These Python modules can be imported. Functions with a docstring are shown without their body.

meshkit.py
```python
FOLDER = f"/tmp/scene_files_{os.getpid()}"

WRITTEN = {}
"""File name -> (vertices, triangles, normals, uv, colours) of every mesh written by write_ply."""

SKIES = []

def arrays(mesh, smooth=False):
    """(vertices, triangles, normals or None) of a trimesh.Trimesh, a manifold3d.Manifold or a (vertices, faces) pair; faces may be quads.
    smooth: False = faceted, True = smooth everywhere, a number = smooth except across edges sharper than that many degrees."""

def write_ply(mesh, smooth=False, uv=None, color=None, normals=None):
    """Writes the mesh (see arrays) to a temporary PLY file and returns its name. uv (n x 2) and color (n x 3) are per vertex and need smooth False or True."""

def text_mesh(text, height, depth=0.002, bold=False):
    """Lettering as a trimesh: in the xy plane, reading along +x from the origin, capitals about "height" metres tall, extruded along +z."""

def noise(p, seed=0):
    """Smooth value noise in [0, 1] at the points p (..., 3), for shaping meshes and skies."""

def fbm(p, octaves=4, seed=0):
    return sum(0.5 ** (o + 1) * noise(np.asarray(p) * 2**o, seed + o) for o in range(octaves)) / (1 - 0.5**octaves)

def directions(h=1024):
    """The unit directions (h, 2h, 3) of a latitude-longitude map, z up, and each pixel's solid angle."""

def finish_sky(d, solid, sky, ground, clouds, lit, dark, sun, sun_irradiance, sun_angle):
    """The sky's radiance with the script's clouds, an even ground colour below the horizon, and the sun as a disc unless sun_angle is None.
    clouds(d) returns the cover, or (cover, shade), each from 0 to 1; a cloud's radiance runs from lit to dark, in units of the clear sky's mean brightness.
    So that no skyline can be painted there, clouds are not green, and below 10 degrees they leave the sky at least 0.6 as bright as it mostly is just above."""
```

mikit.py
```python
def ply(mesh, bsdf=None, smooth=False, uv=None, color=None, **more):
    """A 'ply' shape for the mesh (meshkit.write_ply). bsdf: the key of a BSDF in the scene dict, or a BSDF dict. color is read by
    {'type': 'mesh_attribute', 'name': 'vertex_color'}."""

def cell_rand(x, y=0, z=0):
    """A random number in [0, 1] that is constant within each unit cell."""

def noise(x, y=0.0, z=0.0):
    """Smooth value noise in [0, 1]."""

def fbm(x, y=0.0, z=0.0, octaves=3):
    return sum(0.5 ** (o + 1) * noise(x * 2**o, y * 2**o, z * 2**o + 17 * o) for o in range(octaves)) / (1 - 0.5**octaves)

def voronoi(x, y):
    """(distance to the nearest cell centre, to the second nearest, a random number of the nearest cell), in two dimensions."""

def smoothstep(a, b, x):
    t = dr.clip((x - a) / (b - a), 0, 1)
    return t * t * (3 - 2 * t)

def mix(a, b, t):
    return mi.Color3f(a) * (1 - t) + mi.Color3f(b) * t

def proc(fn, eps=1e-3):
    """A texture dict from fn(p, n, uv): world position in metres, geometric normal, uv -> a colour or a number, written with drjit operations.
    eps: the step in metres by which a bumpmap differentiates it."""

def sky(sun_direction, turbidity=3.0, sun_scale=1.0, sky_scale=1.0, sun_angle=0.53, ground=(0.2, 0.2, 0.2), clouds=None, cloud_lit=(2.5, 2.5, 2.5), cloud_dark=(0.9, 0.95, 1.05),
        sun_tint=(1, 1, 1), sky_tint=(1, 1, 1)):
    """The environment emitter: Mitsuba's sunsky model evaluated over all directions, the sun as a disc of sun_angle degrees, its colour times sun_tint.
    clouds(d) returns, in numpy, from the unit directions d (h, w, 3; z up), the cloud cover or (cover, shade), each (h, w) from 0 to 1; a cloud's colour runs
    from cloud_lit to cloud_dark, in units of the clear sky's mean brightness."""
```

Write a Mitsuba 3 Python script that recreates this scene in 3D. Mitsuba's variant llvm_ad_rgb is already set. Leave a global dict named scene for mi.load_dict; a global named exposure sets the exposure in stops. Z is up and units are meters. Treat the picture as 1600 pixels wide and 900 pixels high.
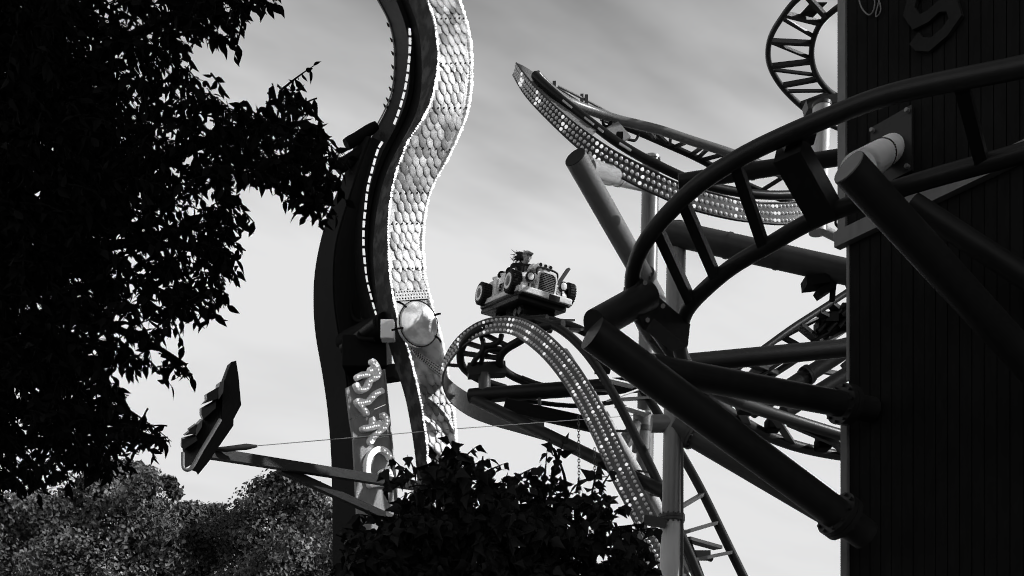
import math, random
import numpy as np, trimesh, drjit as dr, mitsuba as mi, mikit, meshkit
from scipy.interpolate import CubicSpline
from shapely.geometry import Polygon, Point, LineString
from shapely import affinity
import manifold3d as m3

random.seed(7)
rng = np.random.default_rng(7)
T = mi.ScalarTransform4f
scene, labels = {}, {}

# ------------------------------------------------------------------ camera, sky, exposure
FPX, HOR, EYE = 1537.0, 1150.0, 1.65          # focal length and horizon row in pixels of the 1600 x 900 frame, eye height
scene['camera'] = {
    'type': 'perspective', 'fov': math.degrees(2 * math.atan(800 / FPX)), 'fov_axis': 'x',
    'principal_point_offset_x': 0.0, 'principal_point_offset_y': -(HOR - 450) / 900.0,
    'near_clip': 0.05, 'far_clip': 2000.0,
    'to_world': T().look_at(origin=[0, 0, EYE], target=[0, 10, EYE], up=[0, 0, 1])}
SUN = np.array([0.97, -0.16, 0.56])


def thin_cloud(d):
    """A hazy veil over the whole sky, brightest low down and darkening towards the zenith, with wisps of cirrus."""
    el = np.degrees(np.arcsin(np.clip(d[..., 2], 0, 1)))
    x, y = d[..., 0] / (d[..., 2] + 0.25), d[..., 1] / (d[..., 2] + 0.25)
    wisp = meshkit.fbm(np.stack([x * 2.2 + y * 1.1, y * 3.6 - x * 0.8, x * 0 + 3.1], -1), 6, 3)
    fine = meshkit.fbm(np.stack([x * 4.5 + y * 2.5, y * 15 - x * 8, x * 0 + 8.3], -1), 5, 5)
    f = np.interp(el, [0, 9, 17, 24.5, 28.9, 31.7, 34.4, 36.8, 45, 90], [0.97, 1.0, 1.0, 0.98, 0.90, 0.79, 0.62, 0.43, 0.24, 0.16])
    w = (wisp - 0.5) * 0.9 + (fine - 0.5) * 0.9
    f = f * (1 + w * np.interp(el, [5, 20, 30, 40], [0.12, 0.2, 0.7, 1.15]))
    shade = (1 - f) / 0.95
    return np.ones_like(el), np.clip(shade, 0, 1)


scene['sky'] = mikit.sky(SUN.tolist(), turbidity=3, sun_scale=1.0, sun_angle=0.7, clouds=thin_cloud,
                         cloud_lit=(2.5, 2.5, 2.5), cloud_dark=(0.125, 0.125, 0.125), sun_tint=(0.787, 1.003, 1.515), ground=(0.1, 0.1, 0.1))
exposure = 2.04

# ------------------------------------------------------------------ helpers
def P(px, py, Y):
    """The point at depth Y metres that the photograph shows at (px, py)."""
    return np.array([(px - 800) / FPX * Y, Y, EYE + (HOR - py) / FPX * Y])


def unit(v):
    v = np.asarray(v, float)
    return v / np.linalg.norm(v)


def spl(ctrl, n=40, world=False):
    p = np.array(ctrl if world else [P(*c) for c in ctrl], float)
    if len(p) < 3:
        return p[0] + np.linspace(0, 1, n)[:, None] * (p[-1] - p[0])
    s = np.concatenate([[0], np.cumsum(np.sqrt(np.linalg.norm(np.diff(p, axis=0), axis=1)))])
    c = CubicSpline(s, p, bc_type='natural')
    q = c(np.linspace(0, s[-1], n * 4))
    L = np.concatenate([[0], np.cumsum(np.linalg.norm(np.diff(q, axis=0), axis=1))])
    t = np.linspace(0, L[-1], n)
    return np.stack([np.interp(t, L, q[:, k]) for k in range(3)], 1)


def tube(path, r, n=12, caps=True):
    path = np.asarray(path, float)
    r = np.broadcast_to(np.asarray(r, float), (len(path),))
    tan = np.gradient(path, axis=0)
    tan /= np.linalg.norm(tan, axis=1, keepdims=True)
    a = np.cross(tan[0], [0, 0, 1] if abs(tan[0][2]) < 0.9 else [1, 0, 0])
    a /= np.linalg.norm(a)
    ang = np.arange(n) / n * 2 * np.pi
    rings = []
    for i in range(len(path)):
        a = a - tan[i] * (a @ tan[i])
        a /= np.linalg.norm(a)
        b = np.cross(tan[i], a)
        rings.append(path[i] + r[i] * (np.cos(ang)[:, None] * a + np.sin(ang)[:, None] * b))
    v = np.vstack(rings)
    f = []
    for i in range(len(path) - 1):
        for k in range(n):
            p, q = i * n + k, i * n + (k + 1) % n
            f += [[p, q, q + n], [p, q + n, p + n]]
    if caps:
        c0, c1 = len(v), len(v) + 1
        v = np.vstack([v, path[:1], path[-1:]])
        e = (len(path) - 1) * n
        for k in range(n):
            f += [[c0, (k + 1) % n, k], [c1, e + k, e + (k + 1) % n]]
    return trimesh.Trimesh(v, f, process=False)


def pipe(a, b, r, n=24):
    return tube([a, b], r, n)


def ring(a, b, at, r, h, n=24):
    """A collar of radius r and length h round the axis a-b at the fraction at."""
    a, b = np.asarray(a), np.asarray(b)
    d = unit(b - a)
    c = a + (b - a) * at
    return tube([c - d * h / 2, c + d * h / 2], r, n)


def bar(a, b, w, h, up=(0, 0, 1)):
    a, b = np.asarray(a, float), np.asarray(b, float)
    d = unit(b - a)
    up = np.asarray(up, float)
    if abs(d @ unit(up)) > 0.98:
        up = np.array([0.3, 1, 0.1])
    s = unit(np.cross(d, up))
    u = np.cross(s, d)
    m = trimesh.creation.box((1, 1, 1))
    v = m.vertices
    m.vertices = (a + b) / 2 + v[:, :1] * (b - a) + v[:, 1:2] * s * w + v[:, 2:3] * u * h
    return m


def box(c, size):
    m = trimesh.creation.box(size)
    m.apply_translation(c)
    return m


def rbox(c, size, r=0.02, seg=8):
    """A box with rounded edges."""
    h = np.array(size) / 2 - r
    s = [m3.Manifold.sphere(r, seg).translate([x, y, z]) for x in (-h[0], h[0]) for y in (-h[1], h[1]) for z in (-h[2], h[2])]
    return tm(m3.Manifold.batch_hull(s).translate(list(map(float, c))))


def tm(man):
    m = man.to_mesh()
    return trimesh.Trimesh(np.array(m.vert_properties[:, :3], float), np.array(m.tri_verts), process=False)


def cat(*ms):
    flat = []
    for m in ms:
        flat += list(m) if isinstance(m, (list, tuple)) else [m]
    return trimesh.util.concatenate(flat)


def sheet(A, B, thick, side=1.0, k=2):
    """A closed plate between the curves A and B (same length); side flips which way its thickness goes."""
    A, B = np.asarray(A), np.asarray(B)
    n = len(A)
    tan = np.gradient((A + B) / 2, axis=0)
    nor = np.cross(tan, B - A)
    nor /= np.linalg.norm(nor, axis=1, keepdims=True)
    nor *= side
    cols = [A + (B - A) * t for t in np.linspace(0, 1, k)]
    front = np.stack(cols, 1).reshape(-1, 3)
    back = (np.stack(cols, 1) - nor[:, None] * thick).reshape(-1, 3)
    v, f, o = np.vstack([front, back]), [], n * k
    for i in range(n - 1):
        for j in range(k - 1):
            a, b, c, d = i * k + j, i * k + j + 1, (i + 1) * k + j + 1, (i + 1) * k + j
            f += [[a, b, c], [a, c, d], [o + a, o + c, o + b], [o + a, o + d, o + c]]
        for j in (0, k - 1):
            a, d = i * k + j, (i + 1) * k + j
            f += [[a, d, o + d], [a, o + d, o + a]]
    for i in (0, n - 1):
        for j in range(k - 1):
            a, b = i * k + j, i * k + j + 1
            f += [[a, o + a, o + b], [a, o + b, b]]
    return trimesh.Trimesh(v, f, process=False)


def extrude(pts2, frame_o, ex, ey, ez, depth, lift=0.0):
    """A polygon in the plane (ex, ey) at frame_o, extruded along ez."""
    poly = pts2 if hasattr(pts2, 'geom_type') else Polygon(pts2)
    parts = getattr(poly, 'geoms', [poly])
    out = []
    for g in parts:
        m = trimesh.creation.extrude_polygon(g, depth, engine='earcut')
        v = m.vertices
        m.vertices = frame_o + v[:, :1] * ex + v[:, 1:2] * ey + (v[:, 2:3] + lift) * ez
        out.append(m)
    return cat(out)


def dome(n=8):
    """A small half globe of radius 1, its base in z = 0."""
    a = np.arange(n) / n * 2 * np.pi
    r1 = np.stack([np.cos(a), np.sin(a), a * 0], 1)
    r2 = np.stack([np.cos(a) * 0.75, np.sin(a) * 0.75, a * 0 + 0.62], 1)
    v = np.vstack([r1, r2, [[0, 0, 0.95]]])
    f = []
    for k in range(n):
        q = (k + 1) % n
        f += [[k, q, n + q], [k, n + q, n + k], [n + k, n + q, 2 * n]]
    return v, np.array(f)


DV, DF = dome()


def many(V, F, mats):
    """One mesh of copies of (V, F) under 4 x 4 matrices."""
    mats = np.asarray(mats)
    v = (np.einsum('kij,nj->kni', mats[:, :3, :3], V) + mats[:, None, :3, 3]).reshape(-1, 3)
    f = (F[None] + (np.arange(len(mats)) * len(V))[:, None, None]).reshape(-1, 3)
    return trimesh.Trimesh(v, f, process=False)


def frame(o, x, y, z, s=(1, 1, 1)):
    m = np.eye(4)
    m[:3, 0], m[:3, 1], m[:3, 2], m[:3, 3] = np.asarray(x) * s[0], np.asarray(y) * s[1], np.asarray(z) * s[2], o
    return m


USED = {}


def fresh(key):
    n = USED.get(key, -1) + 1
    USED[key] = n
    return key if n == 0 else f'{key}_{n:03d}'


def thing(name, label, category, group=None):
    k = fresh(name)
    labels[k] = {'label': label, 'category': category}
    if group:
        labels[k]['group'] = group
    return k


def put(parent, name, mesh, mat, smooth=35, label=None, stuff=False, **more):
    """One part of parent (or, with parent None, the entry itself)."""
    k = fresh(f'{parent}__{name}') if parent else name
    d = mesh if isinstance(mesh, dict) else mikit.ply(mesh, mat, smooth=smooth, **more)
    scene[k] = d
    if label:
        labels.setdefault(k, {})['label'] = label
    if stuff:
        labels.setdefault(k, {})['kind'] = 'stuff'
    return k


def struct(name, mesh, mat, smooth=False):
    scene[name] = mikit.ply(mesh, mat, smooth=smooth)
    labels[name] = {'kind': 'structure'}


# ------------------------------------------------------------------ materials (the picture is black and white, so all are neutral)
def paint(name, base, rough=0.45, spec=0.35, metallic=0.0, dirt=0.35, scale=1.6):
    def fn(p, n, uv, base=base, dirt=dirt, scale=scale):
        g = mikit.fbm(p.x * scale, p.y * scale, p.z * scale * 0.6, 3)
        st = mikit.fbm(p.x * 9 * scale, p.y * 9 * scale, p.z * 1.5 * scale, 2)
        v = base * (1 - dirt + dirt * (0.6 * g + 0.4 * st) * 2)
        return mi.Color3f(v)
    col = mikit.proc(fn) if dirt > 0 else {'type': 'rgb', 'value': [base] * 3}
    scene[name] = {'type': 'twosided', 'bsdf': {'type': 'principled', 'base_color': col, 'roughness': rough, 'specular': spec, 'metallic': metallic}}


def flat(name, base, rough=0.6, spec=0.3, metallic=0.0):
    paint(name, base, rough, spec, metallic, 0)


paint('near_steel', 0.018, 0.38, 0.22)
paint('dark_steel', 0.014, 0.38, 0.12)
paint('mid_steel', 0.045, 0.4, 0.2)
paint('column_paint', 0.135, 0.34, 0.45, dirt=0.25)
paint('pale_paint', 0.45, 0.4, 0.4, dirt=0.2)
paint('light_paint', 0.25, 0.4, 0.4, dirt=0.3)
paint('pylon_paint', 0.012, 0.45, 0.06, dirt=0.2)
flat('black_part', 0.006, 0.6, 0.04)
flat('white_bulb', 0.85, 0.3, 0.4)
flat('band_face', 0.035, 0.5, 0.3)
flat('bulb_glass', 0.6, 0.25, 0.6)
flat('rubber', 0.012, 0.7, 0.2)
flat('chrome', 0.55, 0.2, 0.5, 1.0)
flat('steel_grey', 0.17, 0.4, 0.4)
paint('sign_plate', 0.17, 0.5, 0.3, dirt=0.45, scale=2.5)
flat('letter_face', 0.9, 0.35, 0.4)
flat('letter_added_glow', 0.35, 0.3, 0.4)
paint('car_body', 0.68, 0.3, 0.5, dirt=0.2, scale=4)
paint('car_side', 0.5, 0.35, 0.5, dirt=0.2, scale=4)
flat('car_white', 0.72, 0.35, 0.4)
flat('skin', 0.33, 0.5, 0.3)
flat('hair', 0.025, 0.4, 0.4)
flat('cloth', 0.02, 0.85, 0.1)
flat('cap', 0.28, 0.8, 0.1)
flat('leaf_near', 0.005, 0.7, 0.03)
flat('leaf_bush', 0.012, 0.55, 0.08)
flat('bark', 0.008, 0.9, 0.03)
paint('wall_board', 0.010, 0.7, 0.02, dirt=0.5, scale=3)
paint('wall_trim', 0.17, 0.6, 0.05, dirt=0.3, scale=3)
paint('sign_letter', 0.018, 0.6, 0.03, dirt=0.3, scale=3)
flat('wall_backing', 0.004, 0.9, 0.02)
paint('stub_sun_paint', 0.8, 0.3, 0.4, dirt=0.2)  # white base stands in for sunlight on the wall stub
scene['lit_bulb'] = {'type': 'diffuse', 'reflectance': {'type': 'rgb', 'value': 0.5}}


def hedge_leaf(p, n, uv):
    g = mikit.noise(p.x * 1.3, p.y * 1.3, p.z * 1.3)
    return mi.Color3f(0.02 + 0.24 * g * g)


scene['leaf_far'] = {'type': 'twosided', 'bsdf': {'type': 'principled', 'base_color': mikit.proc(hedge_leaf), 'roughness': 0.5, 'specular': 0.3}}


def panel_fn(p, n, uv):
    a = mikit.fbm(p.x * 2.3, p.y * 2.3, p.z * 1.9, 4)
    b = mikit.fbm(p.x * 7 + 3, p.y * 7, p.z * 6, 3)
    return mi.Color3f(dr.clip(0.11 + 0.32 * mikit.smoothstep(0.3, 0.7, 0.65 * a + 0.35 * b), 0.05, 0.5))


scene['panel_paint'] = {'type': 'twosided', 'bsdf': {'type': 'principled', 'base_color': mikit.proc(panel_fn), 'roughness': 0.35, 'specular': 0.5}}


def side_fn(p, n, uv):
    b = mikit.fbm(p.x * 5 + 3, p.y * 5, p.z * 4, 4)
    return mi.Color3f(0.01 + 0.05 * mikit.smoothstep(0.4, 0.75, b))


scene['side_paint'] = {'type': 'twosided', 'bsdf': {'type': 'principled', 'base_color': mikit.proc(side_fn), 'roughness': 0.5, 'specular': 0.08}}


def ground_fn(p, n, uv):
    return mi.Color3f(0.05 + 0.04 * mikit.fbm(p.x * 0.7, p.y * 0.7, 0.0, 4) + 0.02 * mikit.noise(p.x * 40, p.y * 40, 0.0))


scene['asphalt'] = {'type': 'twosided', 'bsdf': {'type': 'principled', 'base_color': mikit.proc(ground_fn), 'roughness': 0.85, 'specular': 0.2}}

# ------------------------------------------------------------------ setting
g = trimesh.Trimesh([[-600, -600, 0], [600, -600, 0], [600, 600, 0], [-600, 600, 0]], [[0, 1, 2], [0, 2, 3]], process=False)
struct('ground', g, 'asphalt')

# ------------------------------------------------------------------ the dark building on the right
C0 = np.array([3.07, 9.0, 0.0])
WD, WN = np.array([0.581, -0.814, 0.0]), np.array([-0.814, -0.581, 0.0])      # along the wall, out of the wall
UP = np.array([0, 0, 1.0])
bld = thing('ride_building', 'tall dark boarded building with a pale ledge and letter sign at the right edge', 'building')


def wbox(s0, s1, z0, z1, o0, o1):
    """A box on the wall: along s, height z, out of the wall o."""
    m = trimesh.creation.box((1, 1, 1))
    v = m.vertices + 0.5
    m.vertices = C0 + WD * (s0 + (s1 - s0) * v[:, :1]) + UP * (z0 + (z1 - z0) * v[:, 1:2]) + WN * (o0 + (o1 - o0) * v[:, 2:3])
    m.fix_normals()
    return m


def wpt(s, z, o):
    return C0 + WD * s + UP * z + WN * o


WL, WH, LEDGE = 34.0, 21.0, 6.19
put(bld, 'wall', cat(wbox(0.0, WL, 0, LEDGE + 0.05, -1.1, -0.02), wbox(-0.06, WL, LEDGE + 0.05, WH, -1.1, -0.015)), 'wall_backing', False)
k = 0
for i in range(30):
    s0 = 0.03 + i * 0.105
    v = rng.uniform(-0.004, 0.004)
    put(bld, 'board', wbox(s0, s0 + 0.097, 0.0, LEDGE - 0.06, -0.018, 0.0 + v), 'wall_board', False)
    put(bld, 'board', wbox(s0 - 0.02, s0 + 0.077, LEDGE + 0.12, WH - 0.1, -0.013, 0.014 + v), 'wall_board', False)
far_boards = [wbox(s0, s0 + 0.097, 0.0, LEDGE - 0.06, -0.018, 0.0) for s0 in np.arange(3.2, WL - 0.2, 0.105)]
far_boards += [wbox(s0, s0 + 0.077, LEDGE + 0.12, WH - 0.1, -0.013, 0.014) for s0 in np.arange(3.18, WL - 0.2, 0.105)]
put(bld, 'boarding', cat(far_boards), 'wall_board', False, stuff=True)
put(bld, 'ledge', wbox(-0.09, WL, LEDGE - 0.055, LEDGE + 0.085, -0.014, 0.075), 'wall_trim', False, 'pale ledge along the dark wall')
put(bld, 'corner_post', wbox(-0.085, -0.004, LEDGE + 0.087, WH, -0.11, 0.032), 'wall_trim', False)
put(bld, 'corner_post', wbox(-0.005, 0.022, 4.9, LEDGE - 0.06, -0.08, 0.012), 'wall_trim', False)
put(bld, 'corner_post', wbox(-0.055, 0.012, 0.0, 4.6, -0.1, 0.03), 'wall_trim', False)
put(bld, 'roof', wbox(-0.2, WL, WH, WH + 0.2, -1.2, 0.1), 'wall_board', False)

# letter sign high on the wall
sign = thing('letter_sign', 'worn grey tilted letter S mounted high on the dark boarded wall', 'sign')
zs = [(300, -40), (262, 5), (252, 45), (275, 78), (312, 60), (350, 25), (385, 22), (397, 62), (365, 108), (318, 148), (284, 146), (268, 128)]


def wall_uv(px, py):
    q = (px - 800) / FPX
    s = (q * C0[1] - C0[0]) / (WD[0] - q * WD[1])
    Y = C0[1] + WD[1] * s
    return s, EYE + (HOR - py) / FPX * Y


ls = LineString([wall_uv(1300 + x / 2, y / 2) for x, y in zs]).buffer(0.05, cap_style='flat', join_style='mitre').simplify(0.002)
put(sign, 'letter', extrude(ls, wpt(0, 0, 0.02), WD, UP, WN, 0.04), 'sign_letter', False)
cab = thing('loose_cable', 'thin pale cable looped on the dark wall left of the letter S', 'cable')
loop = [wall_uv(x, y) for x, y in [(1346, -30), (1348, 5), (1356, 22), (1366, 26), (1372, 10), (1370, -8), (1378, 4), (1380, 24), (1374, 30), (1378, 8), (1384, -30)]]
scene[cab] = mikit.ply(tube(spl([wpt(s, z, 0.05) for s, z in loop], 70, True), 0.006, 6), 'wall_trim', smooth=50)

# ------------------------------------------------------------------ supports: every pipe column is a thing
def support(label, name='support_pipe', category='steel pipe', group=None):
    return thing(name, label, category, group)


def flange(k, a, b, at, r, mat, bolts=14, h=0.05, name='flange'):
    """Two bolted discs on a pipe."""
    a, b = np.asarray(a), np.asarray(b)
    d = unit(b - a)
    c = a + (b - a) * at
    put(k, name, cat(tube([c - d * (h + 0.003), c - d * 0.003], r, 28), tube([c + d * 0.003, c + d * (h + 0.003)], r, 28)), mat, 40)
    x = unit(np.cross(d, [0.2, 0.1, 1]))
    y = np.cross(d, x)
    bs = []
    for i in range(bolts):
        t = i / bolts * 2 * np.pi
        o = c + (x * math.cos(t) + y * math.sin(t)) * (r * 0.87)
        bs.append(tube([o - d * (h + 0.03), o + d * (h + 0.03)], r * 0.075, 6))
    put(k, 'bolts', cat(bs), mat, False, stuff=True)


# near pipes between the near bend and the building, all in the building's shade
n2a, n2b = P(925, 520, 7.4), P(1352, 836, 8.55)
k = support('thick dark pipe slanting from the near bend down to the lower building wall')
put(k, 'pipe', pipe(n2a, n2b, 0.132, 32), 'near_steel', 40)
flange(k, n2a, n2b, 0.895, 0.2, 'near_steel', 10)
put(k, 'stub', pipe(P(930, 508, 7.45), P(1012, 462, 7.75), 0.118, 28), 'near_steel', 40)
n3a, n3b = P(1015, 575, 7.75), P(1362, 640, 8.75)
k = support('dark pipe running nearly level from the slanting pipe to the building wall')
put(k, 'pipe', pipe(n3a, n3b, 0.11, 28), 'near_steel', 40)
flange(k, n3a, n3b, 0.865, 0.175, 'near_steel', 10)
n1a, n1b = P(1327, 262, 6.3), P(1640, 604, 7.3)
n1b = n1a + (n1b - n1a) * (((n1a - C0) @ WN) / ((n1a - n1b) @ WN))            # on to the wall
k = support('thick dark pipe with a flat end crossing the ledge and slanting down rightwards')
put(k, 'pipe', pipe(n1a, n1b, 0.112, 32), 'near_steel', 40)
put(k, 'end_cap', tube([n1a - unit(n1b - n1a) * 0.012, n1a - unit(n1b - n1a) * 0.002], 0.108, 32), 'steel_grey', 40)
k = support('second dark pipe slanting down to the right behind the open ended pipe at the ledge')
s_, z_ = wall_uv(1690, 490)
put(k, 'pipe', pipe(P(1425, 318, 7.75), wpt(s_, z_, -0.02), 0.085, 24), 'dark_steel', 40)
# pale stub from the wall to the open ended pipe
k = support('short pale pipe stub between a wall plate and the open ended pipe', 'wall_stub', 'pipe stub')
s_, z_ = wall_uv(1398, 236)
da, db = P(1340, 266, 6.5), wpt(s_, z_, 0.06)
put(k, 'pipe', pipe(da, db, 0.118, 30), 'stub_sun_paint', 40)
dd = unit(db - da)
put(k, 'collar', ring(da, db, 0.62, 0.124, 0.05, 30), 'dark_steel', 40)
pl_ = []
for s0, z0 in ((-0.2, -0.28), (0.2, -0.28), (0.2, 0.28), (-0.2, 0.28)):
    pl_.append((s0, z0))
put(k, 'wall_plate', extrude(pl_, wpt(s_, z_, 0.03), WD, UP, WN, 0.03), 'near_steel', False)
put(k, 'bolt', cat([tube([wpt(s_ + a, z_ + b, 0.05), wpt(s_ + a, z_ + b, 0.1)], 0.018, 8) for a in (-0.17, 0.17) for b in (-0.24, 0.24)]), 'steel_grey', False)

# mid-distance pipes
k = support('thinner dark pipe below the near bend running level to the building edge')
put(k, 'pipe', pipe(P(1050, 570, 10.5), P(1350, 541, 11.0), 0.1, 24), 'dark_steel', 40)
k = support('dark diagonal pipe rising to the right behind the level pipes beside the building')
put(k, 'pipe', pipe(P(1175, 642, 12.3), P(1352, 528, 12.6), 0.1, 24), 'dark_steel', 40)
flange(k, P(1175, 642, 12.3), P(1352, 528, 12.6), 0.48, 0.13, 'dark_steel', 10, 0.03)
k = support('lower dark diagonal pipe rising to the right behind the level pipes beside the building')
put(k, 'pipe', pipe(P(1225, 645, 13.6), P(1352, 566, 13.9), 0.1, 24), 'dark_steel', 40)

p6a, p6b = P(1040, 362, 13.8), P(1400, 442, 13.2)
k = support('grey pipe running right from the head of the flanged column under the bulb band')
put(k, 'pipe', pipe(p6a, p6b, 0.165, 30), 'mid_steel', 40)
p7a, p7b = P(1060, 285, 14.5), P(1400, 232, 14.0)
k = support('dark level pipe behind the near bend above the bulb band')
put(k, 'pipe', pipe(p7a, p7b, 0.115, 24), 'dark_steel', 40)

k = support('tall grey column with a bolted head flange and bright lower section', 'support_column', 'steel column')
put(k, 'shaft', pipe(P(1057, 380, 13.9), P(1049, 810, 13.9), 0.135, 30), 'column_paint', 40)
put(k, 'head', pipe(P(1058, 352, 13.9), P(1057, 383, 13.9), 0.15, 30), 'mid_steel', 40)
flange(k, P(1058, 370, 13.9), P(1057, 390, 13.9), 0.35, 0.205, 'mid_steel', 14, 0.04)
put(k, 'lower_shaft', pipe(P(1049, 812, 13.9), np.array([2.24, 13.9, 0]), 0.158, 30), 'pale_paint', 40)  # pale coat stands in for sunlight on this section
flange(k, P(1049, 800, 13.9), P(1049, 820, 13.9), 0.5, 0.19, 'mid_steel', 14, 0.04)
put(k, 'bracket', bar(P(1005, 812, 13.75), P(1040, 818, 13.75), 0.12, 0.12), 'mid_steel', False)
put(k, 'arm', pipe(P(1018, 662, 13.9), P(1054, 662, 13.9), 0.125, 28), 'column_paint', 40)
a_, b_ = P(1056, 664, 13.9), P(1300, 806, 13.2)
put(k, 'branch_pipe', pipe(a_, b_, 0.165, 30), 'mid_steel', 40)
flange(k, a_, b_, 0.11, 0.21, 'mid_steel', 16, 0.035)
pc_ = [P(1066, 645, 13.78), P(1066, 900, 13.78), np.array([2.4, 13.78, 0.0])]
put(k, 'conduit', tube(spl(pc_, 20, True), 0.02, 8), 'mid_steel', 40)

k = support('grey column rising behind the flanged column to a capped head beside the bulb band', 'support_column', 'steel column')
put(k, 'shaft', pipe(P(1017, 252, 19.6), np.array([2.5, 19.6, 0]), 0.172, 30), 'column_paint', 40)
put(k, 'cap', tube([P(1017, 251.5, 19.6), P(1017, 247, 19.6)], 0.185, 30), 'pale_paint', 40)
put(k, 'collar', tube([P(1007, 575, 19.6), P(1007, 566, 19.6)], 0.215, 30), 'mid_steel', 40)
put(k, 'collar', tube([P(1004, 676, 19.6), P(1004, 668, 19.6)], 0.215, 30), 'mid_steel', 40)
a_, b_ = P(1003, 660, 19.6), P(962, 705, 19.3)
put(k, 'branch_pipe', pipe(a_, b_, 0.155, 26), 'column_paint', 40)
put(k, 'sleeve', pipe(P(1005, 645, 19.6), P(1003, 705, 19.6), 0.2, 30), 'column_paint', 40)

pa, pb = P(899, 246, 14.0), P(1024, 466, 16.0)
k = support('grey slanting pipe with a round dark end below the upper bulb band')
put(k, 'pipe', pipe(pa, pb, 0.163, 32), 'column_paint', 40)
put(k, 'end_cap', tube([pa - unit(pb - pa) * 0.012, pa - unit(pb - pa) * 0.002], 0.158, 32), 'dark_steel', 40)
flange(k, pa, pb, 0.84, 0.2, 'mid_steel', 14, 0.035)
put(k, 'foot', pipe(pb, P(1054, 520, 14.0), 0.14, 26), 'column_paint', 40)
put(k, 'rib', bar(P(905, 262, 14.1), P(924, 244, 14.3), 0.03, 0.1), 'dark_steel', False)
k = support('pale tapering pipe joining the slanting pipe to the bulb band', 'cross_pipe', 'steel pipe')
put(k, 'pipe', tube(spl([(916, 262, 14.4), (960, 276, 16.2), (1012, 292, 19.3)], 12), np.linspace(0.15, 0.10, 12), 28), 'light_paint', 40)
put(k, 'collar', tube([P(948, 272, 15.75), P(953, 274, 15.9)], 0.15, 28), 'light_paint', 40)
put(k, 'collar', tube([P(964, 277, 16.4), P(967, 278, 16.55)], 0.14, 28), 'light_paint', 40)
k = support('short hanging column with a pale lit flank beside the building under the spiral track', 'hanging_column', 'steel column')
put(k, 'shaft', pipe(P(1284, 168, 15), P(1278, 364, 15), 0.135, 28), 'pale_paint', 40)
put(k, 'cap', tube([P(1284, 168, 15), P(1284, 163, 15)], 0.145, 28), 'mid_steel', 40)
put(k, 'arm', pipe(P(1279, 356, 15), P(1352, 392, 15.2), 0.075, 20), 'pale_paint', 40)
put(k, 'post', pipe(P(1352, 392, 15.2), np.array([5.5, 15.2, 0]), 0.14, 24), 'dark_steel', 40)
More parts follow.
